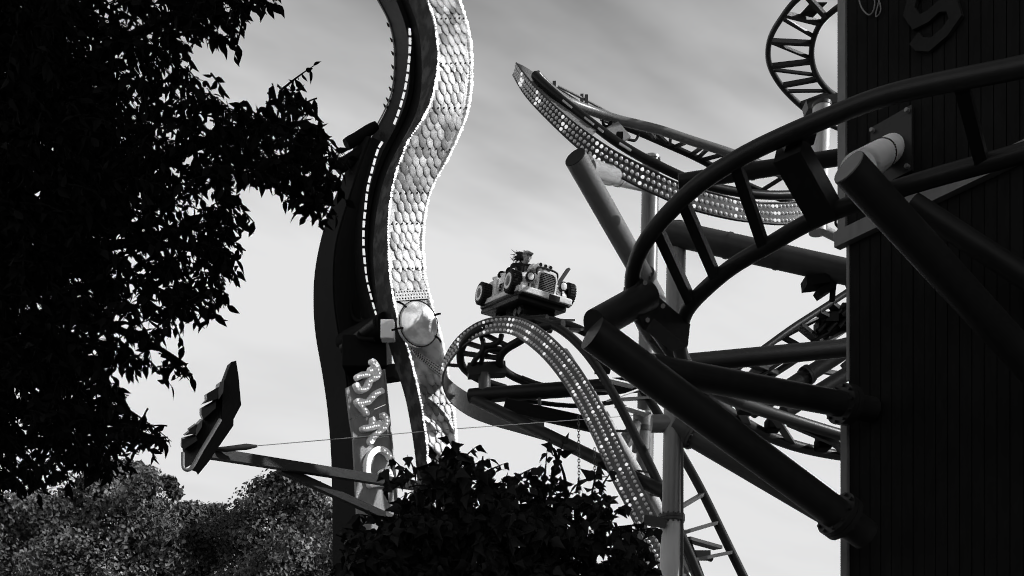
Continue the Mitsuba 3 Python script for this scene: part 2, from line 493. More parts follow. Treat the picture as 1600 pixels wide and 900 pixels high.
put(k, 'wire_bundle', tube(spl([(1312, 335, 14.9), (1306, 350, 14.9), (1315, 362, 14.9), (1308, 368, 14.9), (1318, 345, 14.9)], 30), 0.02, 6), 'black_part', 40)

for kk_, a_, b_, spots, r in ((0, p6a, p6b, (0.28, 0.5), 0.175), (1, p7a, p7b, (0.35,), 0.125)):
    for sp in spots:
        put(('support_pipe_006', 'support_pipe_007')[kk_], 'weld_collar', ring(a_, b_, sp, r, 0.05, 30), ('mid_steel', 'dark_steel')[kk_], 40)
# ------------------------------------------------------------------ track helpers
def rail(k, ctrl, r, mat, n=60, label=None):
    c = spl(ctrl, n)
    put(k, 'rail', tube(c, r, 14), mat, 50, label)
    return c


def near_pt(c, px, py):
    """The point of the curve c that lies nearest (px, py) in the photograph."""
    q = np.stack([800 + c[:, 0] / c[:, 1] * FPX, HOR - (c[:, 2] - EYE) / c[:, 1] * FPX], 1)
    return c[np.argmin(((q - (px, py)) ** 2).sum(1))]


def ties(k, A, B, pairs, w, h, mat, name='tie'):
    for a, b in pairs:
        put(k, name, bar(near_pt(A, *a), near_pt(B, *b), w, h), mat, False)


def bulb_band(k, top, bot, n, rows, r, lit_every, mat='band_face', pitch=None, edge=True, frac=(0.16, 0.84)):
    """A fascia strip between two curves with rows of small globes, some of them lit."""
    A, B = spl(top, n), spl(bot, n)
    mid = (A + B) / 2
    view = mid - [0, 0, EYE]
    side = 1.0
    tan = np.gradient(mid, axis=0)
    nor = np.cross(tan, B - A)
    if (nor * view).sum() > 0:
        side = -1.0
    put(k, 'light_band', sheet(A, B, 0.03, side), mat, 40)
    nor = unit_rows(nor) * side
    L = np.linalg.norm(np.diff(mid, axis=0), axis=1).sum()
    cols = int(L / pitch)
    dim, lit = [], []
    for i in range(cols):
        t = (i + 0.5) / cols * (n - 1)
        i0 = min(int(t), n - 2)
        u = t - i0
        a, b = A[i0] * (1 - u) + A[i0 + 1] * u, B[i0] * (1 - u) + B[i0 + 1] * u
        nn, tt = nor[i0], unit(tan[i0])
        for j in range(rows):
            w = frac[0] + (frac[1] - frac[0]) * j / (rows - 1)
            ii = i + 0.35 * (rows - 1 - j)
            ph = (i + lit_every // 2) % lit_every
            m = frame(a + (b - a) * w + tt * pitch * (0.25 if j % 2 else -0.05) + nn * 0.002, tt, np.cross(nn, tt), nn, (r, r, r))
            (lit if (ph == 0 or (ph == 1 and rng.random() < 0.45) or rng.random() < 0.02) else dim).append(m)
    put(k, 'bulbs', many(DV, DF, dim), 'bulb_glass', True, stuff=True)
    if lit:
        scene[fresh(f'{k}__lit_bulbs')] = {**mikit.ply(many(DV, DF, lit), 'lit_bulb', smooth=True), 'emitter': {'type': 'area', 'radiance': {'type': 'rgb', 'value': LAMP * 0.6}}}
        labels[f'{k}__lit_bulbs'] = {'kind': 'stuff', 'label': 'lit bulbs in the light band'}
    if edge:
        put(k, 'band_edge', tube(A + nor * 0.005, 0.016, 8), mat, 50)
        put(k, 'band_edge', tube(B + nor * 0.005, 0.016, 8), mat, 50)
    return A, B


def unit_rows(v):
    return v / np.maximum(np.linalg.norm(v, axis=1, keepdims=True), 1e-9)


LAMP = 0.27

# ------------------------------------------------------------------ near bend of the track
k = thing('near_track_bend', 'big dark near track bend with two thick rails looping beside the building', 'coaster track')
A = rail(k, [(2250, -110, 4.2), (1950, 8, 4.75), (1700, 80, 5.35), (1600, 104, 5.6), (1463, 131, 5.95), (1377, 152, 6.2), (1312, 176, 6.4), (1222, 214, 6.7), (1153, 248, 6.9), (1095, 286, 7.05), (1055, 322, 7.2),
             (1018, 364, 7.35), (996, 402, 7.5), (988, 437, 7.7), (991, 467, 7.95), (1006, 507, 8.4), (1034, 547, 9.0), (1075, 590, 9.6), (1130, 638, 10.4), (1190, 676, 11.0), (1255, 700, 11.5), (1330, 714, 12.0), (1400, 722, 12.3)], 0.062, 'near_steel', 130)
B = rail(k, [(2250, 35, 4.8), (1950, 125, 5.4), (1700, 205, 6.0), (1600, 238, 6.2), (1515, 262, 6.45), (1412, 292, 6.75), (1339, 317, 7.0), (1293, 334, 7.15), (1240, 360, 7.35), (1200, 384, 7.5), (1148, 414, 7.7), (1104, 450, 7.9),
             (1075, 482, 8.1), (1063, 514, 8.3), (1062, 545, 8.55), (1075, 575, 8.9), (1108, 605, 9.4), (1160, 630, 10.0), (1230, 654, 10.6), (1330, 684, 11.2), (1400, 702, 11.5)], 0.064, 'near_steel', 130)
ties(k, A, B, [((1152, 250), (1194, 388)), ((1064, 316), (1125, 432)), ((1022, 362), (1082, 474)), ((1012, 520), (1066, 560)), ((1500, 125), (1534, 258))], 0.075, 0.075, 'near_steel', 'cross_tie')
ties(k, A, B, [((1150, 650), (1188, 640)), ((1238, 695), (1204, 645)), ((1170, 665), (1152, 628)), ((1290, 707), (1272, 668)), ((1315, 711), (1302, 676))], 0.08, 0.03, 'mid_steel', 'cross_tie')
for x, y, Y in ((1166, 634, 10.2), (1208, 664, 10.9), (1286, 694, 11.4)):
    put(k, 'tie_bracket', rbox(P(x, y, Y), (0.16, 0.2, 0.14), 0.02), 'black_part', 30)
for (x0, y0, Y0), (x1, y1, Y1) in (((1150, 652, 10.9), (1226, 690, 11.4)), ((1232, 662, 10.7), (1312, 696, 11.3)), ((1258, 664, 10.8), (1330, 712, 11.9))):
    put(k, 'diagonal_bar', bar(P(x0, y0, Y0), P(x1, y1, Y1), 0.05, 0.05), 'near_steel', False)
# flat box brackets that carry the bend
a_, b_ = near_pt(A, 1246, 204), near_pt(B, 1296, 333)
put(k, 'box_bracket', bar(a_ + (0, 0.1, -0.05), b_ + (0, 0, 0.0), 0.2, 0.16), 'near_steel', False)
put(k, 'bracket_head', bar(P(1224, 232, 6.75), P(1272, 212, 6.72), 0.13, 0.05), 'near_steel', False)
put(k, 'box_bracket', bar(P(985, 462, 7.75), P(1064, 528, 8.25), 0.16, 0.2), 'near_steel', False)
put(k, 'bracket_plate', bar(P(990, 450, 7.6), P(1018, 500, 7.75), 0.03, 0.26), 'near_steel', False)
for x, y in ((1008, 442), (1036, 478), (1012, 500)):
    put(k, 'bracket_bolt', tube([P(x, y, 7.7), P(x, y, 7.6)], 0.018, 8), 'steel_grey', False)
put(k, 'cable_tray', tube(spl([(1010, 505, 8.15), (1030, 530, 8.5), (1048, 556, 8.8), (1072, 582, 9.2)], 16), 0.035, 8), 'near_steel', 50)

# ------------------------------------------------------------------ crest track under the car
point_at = P


def P(px, py, Y):
    """As above, with the far half of the loop drawn in so that it stays in front of the serpent ride."""
    return point_at(px, py, Y if Y <= 20.2 else 20.2 + (Y - 20.2) * 0.36)


k = thing('crest_track', 'track loop under the car with a bulb band curving down to the bush', 'coaster track')
top = [(1110, 960, 17.0), (1058, 866, 17.3), (1026, 808, 17.45), (1004, 764, 17.6), (985, 725, 17.8), (958, 668, 18.1), (928, 612, 18.5), (900, 568, 18.9), (868, 533, 19.3), (838, 509, 19.7), (805, 496, 20.2), (775, 496, 20.7), (745, 505, 21.3), (718, 525, 22.0), (700, 549, 22.8), (691, 572, 23.6), (690.5, 590, 24.2)]
bot = [(1080, 976, 17.0), (1026, 880, 17.3), (994, 822, 17.45), (975, 784, 17.6), (958, 752, 17.8), (930, 690, 18.1), (902, 634, 18.5), (876, 592, 18.9), (846, 556, 19.3), (820, 534, 19.7), (795, 521, 20.2), (770, 520, 20.7), (745, 527, 21.3), (720, 544, 22.0), (702, 566, 22.8), (692.5, 585, 23.6), (691, 600, 24.2)]
bulb_band(k, top, bot, 150, 3, 0.034, 7, pitch=0.098, mat='band_face2')
paint('band_face2', 0.09, 0.45, 0.4, dirt=0.2)
ba = spl([(690.6, 577, 24.25), (700, 592, 25.0), (720, 608, 25.6), (750, 624, 26), (800, 642, 26.2), (850, 656, 26.2)], 40)
bb = spl([(691, 602, 24.25), (699, 623, 25.0), (719, 642, 25.6), (749, 658, 26), (801, 674, 26.2), (850, 688, 26.2)], 40)
put(k, 'band_back', sheet(ba, bb, 0.03, 1.0), 'mid_steel', 40)
A = rail(k, [(855, 498, 20.0), (800, 503, 20.6), (750, 515, 21.3), (724, 538, 22.0), (719, 556, 22.5), (722, 571, 23.0), (733, 583, 23.6), (752, 594, 24.3), (790, 607, 24.8)], 0.085, 'dark_steel')
B = rail(k, [(880, 505, 19.6), (840, 515, 20.0), (813, 532, 20.6), (790, 546, 21.4), (781, 560, 22.0), (784, 573, 22.7), (798, 586, 23.4), (836, 601, 24.2), (880, 612, 24.8)], 0.085, 'dark_steel')
ties(k, A, B, [((727, 534), (788, 557)), ((722, 553), (781, 559)), ((745, 517), (796, 541)), ((727, 577), (787, 575)), ((775, 508), (822, 526))], 0.1, 0.08, 'dark_steel')
put(k, 'gusset', tube(spl([(752, 525, 21.6), (755, 545, 21.7), (744, 560, 21.9), (737, 572, 22.4)], 14), 0.055, 8), 'dark_steel', 50)
put(k, 'gusset', tube(spl([(784, 522, 21.0), (781, 532, 21.1), (772, 538, 21.3), (758, 540, 21.5)], 14), 0.055, 8), 'dark_steel', 50)
put(k, 'gusset', tube(spl([(786, 545, 21.4), (765, 546, 21.6), (755, 556, 21.9), (752, 566, 22.2)], 14), 0.05, 8), 'dark_steel', 50)
put(k, 'cross_beam', bar(P(731, 580, 22.6), P(789, 577, 22.9), 0.3, 0.26), 'dark_steel', False)
put(k, 'band_arm', bar(P(700, 570, 23.0), P(722, 572, 22.9), 0.05, 0.06), 'dark_steel', False)
put(k, 'band_arm', bar(P(715, 548, 22.4), P(724, 543, 22.2), 0.08, 0.08), 'black_part', False)
# the drop: two rails and a spine
A = rail(k, [(840, 501, 20.1), (868, 510, 19.7), (900, 534, 19.3), (930, 570, 18.9), (962, 622, 18.5), (990, 676, 18.2), (1016, 728, 17.9), (1042, 785, 17.6), (1075, 860, 17.3), (1110, 945, 17.0)], 0.085, 'dark_steel', 70)
B = rail(k, [(850, 499, 20.6), (884, 507, 20.4), (920, 522, 20.1), (956, 550, 19.8), (990, 590, 19.5), (1022, 636, 19.2), (1056, 695, 18.9), (1090, 755, 18.6), (1126, 828, 18.3), (1166, 910, 18.0)], 0.085, 'dark_steel', 70)
S_ = spl([(880, 552, 19.9), (908, 594, 19.5), (938, 643, 19.1), (968, 694, 18.8), (1000, 748, 18.5), (1034, 808, 18.2), (1080, 890, 17.9)], 40)
put(k, 'spine', tube(S_, 0.118, 20), 'pale_paint', 40)
ties(k, A, B, [((1062, 838), (1122, 818)), ((1080, 880), (1142, 860)), ((1052, 800), (1096, 770))], 0.12, 0.06, 'mid_steel')
ties(k, A, S_, [((955, 612), (920, 612)), ((990, 676), (958, 672)), ((1022, 740), (992, 735)), ((1040, 780), (1015, 775))], 0.06, 0.04, 'dark_steel')
ties(k, A, B, [((878, 516), (912, 518)), ((905, 540), (940, 538)), ((930, 572), (975, 572)), ((962, 622), (1012, 622))], 0.14, 0.05, 'dark_steel')
for x0, y0, x1, y1 in ((942, 592, 992, 604), (952, 625, 1000, 608), (965, 634, 1012, 648), (935, 560, 975, 572)):
    put(k, 'step_plate', bar(P(x0, y0, 18.9), P(x1, y1, 19.3), 0.2, 0.03), 'pale_paint', False)
put(k, 'motor_box', box(P(942, 570, 19.1), (0.3, 0.4, 0.22)), 'black_part', False)
put(k, 'brake_unit', cat(bar(P(1072, 842, 17.6), P(1122, 856, 18.2), 0.2, 0.06), box(P(1096, 868, 17.9), (0.28, 0.3, 0.14)), pipe(P(1080, 862, 17.8), P(1112, 874, 18), 0.05, 10)), 'mid_steel', False)
put(k, 'brace', bar(P(1070, 845, 17.7), P(1096, 915, 17.7), 0.1, 0.2), 'dark_steel', False)
# supports of the crest track
k = support('dark level pipe under the crest track with a short post at its left')
put(k, 'pipe', pipe(P(735, 619, 23.0), P(1005, 600, 19.6), 0.16, 26), 'dark_steel', 40)
put(k, 'post', pipe(P(757, 612, 22.6), P(757, 584, 22.6), 0.13, 22), 'mid_steel', 40)
k = support('dark slanting pipe under the crest track passing behind the bulb band towards the bush')
put(k, 'pipe', pipe(P(742, 624, 22.8), P(1040, 770, 17.5), 0.12, 24), 'dark_steel', 40)
k = support('dark box beam hung on a small strut below the level pipe under the crest', 'hanging_beam', 'steel beam')
put(k, 'beam', bar(P(790, 634, 21.5), P(925, 664, 20.2), 0.2, 0.26), 'black_part', False)
put(k, 'strut', bar(P(843, 622, 20.8), P(843, 646, 20.8), 0.06, 0.06), 'mid_steel', False)
k = support('thin dark rods crossing behind the bulb band beside the level pipe', 'tie_rod', 'steel rod')
put(k, 'rod', tube(spl([(800, 622, 22.5), (850, 630, 22.2), (900, 634, 21.8), (960, 628, 20)], 20), 0.05, 8), 'dark_steel', 50)
put(k, 'rod', tube(spl([(815, 590, 23), (860, 606, 22.6), (900, 612, 22)], 16), 0.05, 8), 'dark_steel', 50)

P = point_at
# ------------------------------------------------------------------ upper banked track
k = thing('upper_banked_track', 'long banked track with a bulb band sweeping from a pointed upper left tip', 'coaster track')
flat('band_face3', 0.02, 0.5, 0.3)
top = [(807, 99, 17.8), (826, 124, 17.2), (851, 151, 16.8), (887, 184, 16.5), (922, 211, 16.3), (958, 235, 16.2), (993, 254, 16.2), (1029, 272, 16.2), (1065, 288, 16.3), (1115, 302, 16.5), (1149, 311, 16.7), (1191, 317, 17.0), (1262, 314, 17.6), (1300, 306, 18)]
bot = [(802, 117, 17.75), (822, 150, 17.15), (851, 182, 16.75), (887, 217, 16.45), (922, 246, 16.25), (958, 270, 16.15), (1001, 293, 16.15), (1043, 312, 16.2), (1078, 326, 16.3), (1138, 341, 16.5), (1171, 346, 16.7), (1215, 350, 17.0), (1262, 348, 17.5), (1300, 342, 17.95)]
bulb_band(k, top, bot, 110, 3, 0.033, 9, pitch=0.098, mat='band_face3')
put(k, 'band_shelf', sheet(spl([(807, 98, 17.85), (835, 116, 17.6), (860, 140, 17.3), (900, 170, 17.0), (940, 198, 16.8)], 30), spl([(808, 100, 17.8), (826, 124, 17.25), (851, 150, 16.85), (887, 182, 16.55), (922, 209, 16.35)], 30) + (0, 0.06, -0.03), 0.02), 'steel_grey', 40)
A = rail(k, [(836, 118, 17.3), (862, 143, 17.0), (887, 164, 16.9), (922, 191, 16.7), (958, 218, 16.6), (993, 240, 16.6), (1029, 259, 16.6), (1082, 283, 16.7), (1125, 295, 16.9), (1165, 302, 17.1), (1215, 305, 17.4), (1290, 300, 18)], 0.075, 'dark_steel')
put(k, 'cover_strip', cat([bar(near_pt(A, x, y) + (0, -0.1, -0.06), near_pt(A, x + 14, y + 11) + (0, -0.1, -0.06), 0.03, 0.03) for x, y in ((912, 186), (930, 200), (965, 226), (880, 160))]), 'pale_paint', False)
B = rail(k, [(838, 117, 17.6), (860, 139, 17.9), (890, 160, 18.4), (927, 174, 18.8), (958, 185, 19.0), (989, 193, 19.1), (1033, 204, 19.2), (1078, 219, 19.3), (1122, 233, 19.4), (1175, 252, 19.6), (1240, 280, 20)], 0.085, 'column_paint')
C_ = rail(k, [(940, 184, 19.3), (965, 194, 19.5), (1000, 208, 19.7), (1044, 227, 19.8), (1078, 242, 19.9), (1113, 260, 20), (1157, 284, 20.1), (1203, 304, 20.3), (1250, 322, 20.5)], 0.06, 'dark_steel')
ties(k, B, C_, [((1018, 200), (1045, 228)), ((1048, 209), (1048, 228)), ((1076, 218), (1052, 231)), ((1105, 228), (1078, 242)), ((1110, 230), (1092, 248)), ((1140, 240), (1096, 250)), ((1150, 243), (1113, 260)), ((1180, 255), (1150, 281)), ((1200, 263), (1160, 286)), ((1225, 273), (1190, 298)), ((1005, 197), (1026, 219))], 0.06, 0.06, 'dark_steel', 'lattice_bar')
for (x0, y0), (x1, y1) in (((855, 128), (905, 158)), ((872, 135), (955, 178))):
    put(k, 'hand_rail', tube(spl([(x0, y0, 18.6), ((x0 + x1) / 2, (y0 + y1) / 2 - 1, 18.9), (x1, y1, 19.2)], 10), 0.022, 8), 'steel_grey', 50)
put(k, 'rail_clamp', cat(box(P(909, 157, 18.9), (0.06, 0.1, 0.2)), box(P(916, 158, 18.9), (0.06, 0.1, 0.2)), box(P(866, 134, 18.3), (0.06, 0.1, 0.12))), 'mid_steel', False)
put(k, 'hook_arm', tube(spl([(942, 188, 18.6), (944, 196, 18.6), (949, 198, 18.6), (955, 190, 18.6)], 16), 0.03, 8), 'black_part', 50)
put(k, 'hook_arm', tube(spl([(998, 208, 18.8), (994, 218, 18.8), (986, 219, 18.7), (972, 215, 18.6)], 16), 0.025, 8), 'black_part', 50)
sl = thing('square_floodlight', 'flat square floodlight on a bent arm between the banked track rails', 'floodlight')
put(sl, 'housing', bar(P(956, 196, 18.5), P(976, 220, 18.5), 0.32, 0.05, (0.3, -1, 0.2)), 'steel_grey', False)
put(sl, 'junction_box', box(P(968, 213, 18.4), (0.12, 0.1, 0.12)), 'black_part', False)

# ------------------------------------------------------------------ spiral track at the top right
k = thing('spiral_track', 'dark spiral track with zigzag lattice ties beside the upper building edge', 'coaster track')
A = rail(k, [(1290, -35, 17.6), (1244, 0, 18), (1222, 27, 18.4), (1205, 56, 18.9), (1200, 82, 19.3), (1205, 108, 19.8), (1220, 133, 20.2), (1238, 153, 20.6), (1260, 172, 21), (1300, 196, 21.5), (1360, 215, 22)], 0.055, 'near_steel')
B = rail(k, [(1340, -8, 18.2), (1310, 11, 18.4), (1284, 34, 18.7), (1272, 58, 19), (1268, 80, 19.3), (1270, 101, 19.6), (1279, 123, 20), (1296, 143, 20.4), (1315, 153, 20.8), (1360, 170, 21.2)], 0.055, 'near_steel')
ties(k, A, B, [((1229, 26), (1282, 34)), ((1209, 63), (1265, 64)), ((1209, 100), (1265, 96)), ((1223, 134), (1278, 125)), ((1250, 162), (1296, 150)), ((1266, 0), (1286, 26))], 0.08, 0.08, 'near_steel')
ties(k, A, B, [((1227, 31), (1265, 58)), ((1208, 68), (1260, 90)), ((1211, 105), (1271, 119)), ((1228, 140), (1293, 144))], 0.05, 0.05, 'near_steel', 'diagonal_bar')
put(k, 'walk_plate', sheet(np.array([P(1249, 23, 18.5), P(1267, 3, 18.2)]), np.array([P(1270, 27, 18.5), P(1292, 3, 18.4)]), 0.02), 'mid_steel', False)
put(k, 'saddle', bar(P(1258, 170, 20.5), P(1310, 158, 20.5), 0.3, 0.18), 'near_steel', False)

# ------------------------------------------------------------------ brake run beside the building
k = thing('brake_run_track', 'straight inclined track with drive machinery rising to the building edge on the right', 'coaster track')
A = rail(k, [(1380, 417, 16.5), (1336, 448, 16.4), (1282, 484, 16.2), (1240, 511, 16), (1197, 542, 15.8), (1140, 584, 15.6), (1080, 630, 15.4)], 0.055, 'near_steel', 30)
B = rail(k, [(1380, 470, 17.6), (1290, 530, 17.2), (1236, 567, 17), (1197, 592, 16.8), (1140, 632, 16.6), (1080, 672, 16.4)], 0.06, 'near_steel', 30)
ties(k, A, B, [((1168, 562), (1214, 582)), ((1242, 510), (1280, 537)), ((1275, 488), (1320, 510)), ((1300, 472), (1330, 503)), ((1120, 600), (1160, 618))], 0.14, 0.07, 'near_steel')
for i, (x, y) in enumerate(((1296, 500), (1308, 492), (1318, 505), (1322, 486), (1300, 512), (1285, 512), (1328, 498))):
    kd = put(k, 'drive_unit', box(P(x, y, 16.6 + 0.05 * i), (0.22, 0.3, 0.16 + 0.02 * (i % 3))), 'black_part', False)
    put(kd, 'shaft', pipe(P(x - 8, y + 6, 16.5), P(x + 6, y - 8, 16.5), 0.04, 10), 'black_part', False)
put(k, 'grating', sheet(np.array([P(1162, 588, 16.3), P(1188, 562, 16.3)]), np.array([P(1186, 594, 16.6), P(1216, 566, 16.6)]), 0.02), 'steel_grey', False)
for (x0, y0), (x1, y1) in (((1148, 578), (1196, 606)), ((1222, 526), (1262, 548)), ((1210, 534), (1290, 492)), ((1150, 598), (1236, 540)), ((1255, 560), (1345, 500)), ((1262, 576), (1345, 590))):
    put(k, 'brace', bar(P(x0, y0, 16.5), P(x1, y1, 16.9), 0.07, 0.07), 'near_steel', False)
put(k, 'cable', tube(spl([(1150, 606, 16.4), (1190, 585, 16.4), (1230, 560, 16.5), (1280, 528, 16.5), (1345, 488, 16.6)], 30), 0.03, 8), 'black_part', 50)
put(k, 'guard', bar(P(1290, 540, 16.8), P(1345, 556, 16.9), 0.1, 0.06), 'near_steel', False)
put(k, 'guard', bar(P(1318, 566, 16.8), P(1345, 598, 16.8), 0.1, 0.12), 'near_steel', False)
put(k, 'post', pipe(P(1376, 465, 16.9), np.array([6.35, 16.9, 0]), 0.12, 20), 'dark_steel', 40)
put(k, 'cross_arm', pipe(P(1240, 555, 16.6), P(1376, 520, 16.9), 0.07, 14), 'dark_steel', 40)
fl = thing('hooded_floodlight', 'dark hooded floodlight on a short arm under the grey pipe beside the building', 'floodlight')
put(fl, 'hood', bar(P(1256, 444, 13.4), P(1292, 440, 13.4), 0.25, 0.13, (0.2, 0, 1)), 'black_part', False)
put(fl, 'lamp', bar(P(1276, 462, 13.4), P(1300, 446, 13.4), 0.16, 0.1), 'black_part', False)
put(fl, 'arm', pipe(P(1300, 470, 13.4), P(1304, 425, 13.4), 0.04, 12), 'black_part', 40)
put(fl, 'wire', tube(spl([(1304, 446, 13.4), (1316, 440, 13.4), (1324, 452, 13.4), (1328, 470, 13.4)], 20), 0.01, 6), 'black_part', 50)

# ------------------------------------------------------------------ the scaled serpent fascia of the big ride
k = thing('serpent_ride', 'tall S shaped ride fascia with pale scales, white bulb edging and round boss', 'fairground ride')
SER = k
yL, yR, yS, yM, yB = 22.0, 22.55, 22.6, 23.2, 23.9
eL = spl([(640, -110, yL), (656, -40, yL), (668, 0, yL), (678, 30, yL), (684, 67, yL), (685, 100, yL), (678, 147, yL), (664, 183, yL), (640, 220, yL), (626, 253, yL), (616, 285, yL), (609, 330, yL), (607, 365, yL), (608, 400, yL), (611, 440, yL), (617, 475, yL), (626, 510, yL), (638, 545, yL), (652, 600, yL), (660, 640, yL), (667, 690, yL), (672, 760, yL), (675, 900, yL), (675, 1265, yL)], 260)
eR = spl([(686, -110, yR), (704, -40, yR), (716, 0, yR), (727, 33, yR), (734, 67, yR), (736, 100, yR), (735, 138, yR), (727, 183, yR), (708, 230, yR), (690, 265, yR), (673, 297, yR), (663, 340, yR), (660, 375, yR), (661, 405, yR), (665, 440, yR), (671, 465, yR), (678, 495, yR), (689, 530, yR), (703, 610, yR), (708, 640, yR), (712, 690, yR), (716, 760, yR), (719, 900, yR), (719, 1262, yR)], 260)
eS = spl([(606, -110, yS), (626, -40, yS), (638, 0, yS), (650, 33, yS), (657, 67, yS), (659, 100, yS), (658, 140, yS), (648, 182, yS), (627, 222, yS), (608, 260, yS), (596, 295, yS), (588, 335, yS), (584, 370, yS), (583, 400, yS), (586, 440, yS), (593, 490, yS), (605, 530, yS), (614, 560, yS), (630, 610, yS), (639, 650, yS), (648, 707, yS), (653, 770, yS), (656, 900, yS), (656, 1260, yS)], 260)
eB = spl([(548, -110, yB), (573, -40, yB), (590, 0, yB), (606, 30, yB), (615, 62, yB), (617.5, 95, yB), (614, 140, yB), (605, 168, yB), (590, 197, yB), (573, 228, yB), (560, 262, yB), (551, 305, yB), (546, 345, yB), (546, 390, yB), (550, 433, yB), (560, 487, yB), (568, 520, yB)], 190)
put(k, 'front_panel', sheet(eL, eR, 0.05, 1.0, 5), 'panel_paint', 40)
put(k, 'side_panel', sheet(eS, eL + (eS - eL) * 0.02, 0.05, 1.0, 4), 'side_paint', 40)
put(k, 'back_panel', sheet(eS + (0.06, 0.02, 0), eR + (-0.05, 0.05, 0), 0.03, 1.0, 3), 'black_part', 40)
nn_ = len(eB)
# recess and rear frame
sI = np.array([eS[np.argmin(np.abs(eS[:, 2] - (b[2] - 0.55)))] for b in eB])          # the side panel's rear edge beside each point of the rear edge
fr = sI + (eB - sI) * 0.42
fr = np.stack([np.convolve(np.pad(fr[:, q], 4, 'edge'), np.ones(9) / 9, 'valid') for q in range(3)], 1)
sJ = np.stack([np.convolve(np.pad(sI[:, q], 4, 'edge'), np.ones(9) / 9, 'valid') for q in range(3)], 1)
put(k, 'recess', sheet(fr + (0.12, 0.1, 0) - (sJ - fr) * 0.2, sJ + (sJ - fr) * 0.45 + (0.1, 0.12, 0), 0.03, 1.0), 'black_part', 40)
put(k, 'rear_frame', sheet(eB, fr, 0.12, 1.0), 'pylon_paint', 40)
put(k, 'rear_trim', tube(eB + (-0.01, -0.04, 0), 0.018, 8), 'steel_grey', 50)
lampx = [(638, 26, 0), (640, 45, 1), (640.5, 72, 1), (638, 105, 1), (633, 138, 1), (625, 168, 1), (616, 193, 1), (604, 214, 0), (593, 229, 2), (583, 260, 2), (575, 292, 2), (571, 325, 2), (568.5, 350, 2), (568, 385, 2), (570, 410, 2), (573, 435, 2), (578, 457, 2), (586, 486, 2), (592, 505, 2)]
lc = spl([(x, y, 23.15) for x, y, _ in lampx], 400)
la = np.concatenate([[0], np.cumsum(np.linalg.norm(np.diff(lc, axis=0), axis=1))])
tube_v = trimesh.creation.box((1, 1, 1))
dash = mikit.ply(tube_v, 'white_bulb')
cnt = 0
for s0 in np.arange(0.35, la[-1], 0.215):
    i = np.searchsorted(la, s0)
    if i + 2 >= len(lc):
        break
    py = HOR - (lc[i][2] - EYE) / lc[i][1] * FPX
    if 196 < py < 224:
        continue
    t = unit(lc[i + 1] - lc[i - 1])
    y = unit(np.cross(t, [1, 0.3, 0]))
    x = np.cross(y, t)
    put(k, 'light_tube', {**dash, 'emitter': {'type': 'area', 'radiance': {'type': 'rgb', 'value': LAMP * 0.55}}, 'to_world': T(frame(lc[i], x, y, t, (0.055 if py < 410 else 0.04, 0.03, 0.15)))}, None)
cl = []
for py in (43, 67, 87, 105, 123, 140, 157, 172):
    c = near_pt(eB, 610, py)
    cl.append(tube([c + (0.02, 0, 0), c + (-0.05, -0.02, 0.01), c + (-0.085, -0.03, 0.07)], [0.035, 0.03, 0.012], 6))
put(k, 'lamp_clips', cat(cl), 'black_part', False, stuff=True)
# bulb edging
for e, off in ((eL, (0.0, -0.05, 0)), (eR, (0.03, -0.04, 0))):
    e2 = e[:215] + np.array(off)
    L = np.concatenate([[0], np.cumsum(np.linalg.norm(np.diff(e2, axis=0), axis=1))])
    m = []
    for s0 in np.arange(0.02, L[-1], 0.062):
        c = np.array([np.interp(s0, L, e2[:, q]) for q in range(3)])
        r = 0.029 * rng.uniform(0.55, 1.3)
        m.append(frame(c + rng.normal(0, 0.004, 3), (1, 0, 0), (0, 1, 0), (0, 0, 1), (r, r, r)))
    ico = trimesh.creation.icosphere(1)
    kb = put(k, 'edge_bulbs', many(np.array(ico.vertices), np.array(ico.faces), m), 'white_bulb', True, label='lit white bulb edging', stuff=True)
    scene[kb]['emitter'] = {'type': 'area', 'radiance': {'type': 'rgb', 'value': LAMP}}
# scales: one shape in a few tones, each scale an entry of its own
nu, nv = 9, 9
sv, sc_ = [], []
for j in range(nv):
    for i in range(nu):
        u, v = i / (nu - 1) * 2 - 1, j / (nv - 1) * 2 - 1
        w = math.sqrt(max(0, 1 - min(1, max(0, -v)) ** 2.2)) * 0.98 if v < 0 else 1 - 0.12 * v
        x = u * w
        rr = min(1, math.hypot(u, v * (1 if v < 0 else 0.7)))
        sv.append([x * 0.5, v * 0.62, 0.16 * (1 - rr ** 3) + (0.5 * (0.5 - v * 0.5))])
        sc_.append(rr)
sv, sc_ = np.array(sv), np.array(sc_)
sf = np.array([[j * nu + i, j * nu + i + 1, (j + 1) * nu + i + 1, (j + 1) * nu + i] for j in range(nv - 1) for i in range(nu - 1)])
rim = list(range(0, nu)) + [j * nu + nu - 1 for j in range(1, nv)] + list(range(nu * nv - 2, nu * (nv - 1) - 1, -1)) + [j * nu for j in range(nv - 2, 0, -1)]
n0 = len(sv)
sv2 = np.vstack([sv, sv[rim] * [1, 1, 0] - [0, 0, 0.03]])
col2 = np.concatenate([sc_, np.full(len(rim), 1.0)])
tri = np.vstack([sf[:, [0, 1, 2]], sf[:, [0, 2, 3]]] + [[[rim[a], n0 + a, n0 + (a + 1) % len(rim)], [rim[a], n0 + (a + 1) % len(rim), rim[(a + 1) % len(rim)]]] for a in range(len(rim))])


def scale_fn(p, n, uv):
    # airbrushed scales: pale in the middle, dark towards the rim, with weathering in blotches
    a = mikit.fbm(p.x * 2.1, p.y * 2.1, p.z * 1.5, 4)
    b = mikit.fbm(p.x * 9 + 3, p.y * 9, p.z * 8, 3)
    tone = uv.y * (1 - 0.5 * dr.power(dr.clip(uv.x, 0, 1), 1.5)) + 0.0
    tone = tone * (0.45 + 0.75 * mikit.smoothstep(0.25, 0.6, a)) * (0.65 + 0.6 * b)
    return mi.Color3f(dr.clip(tone, 0.03, 0.85))


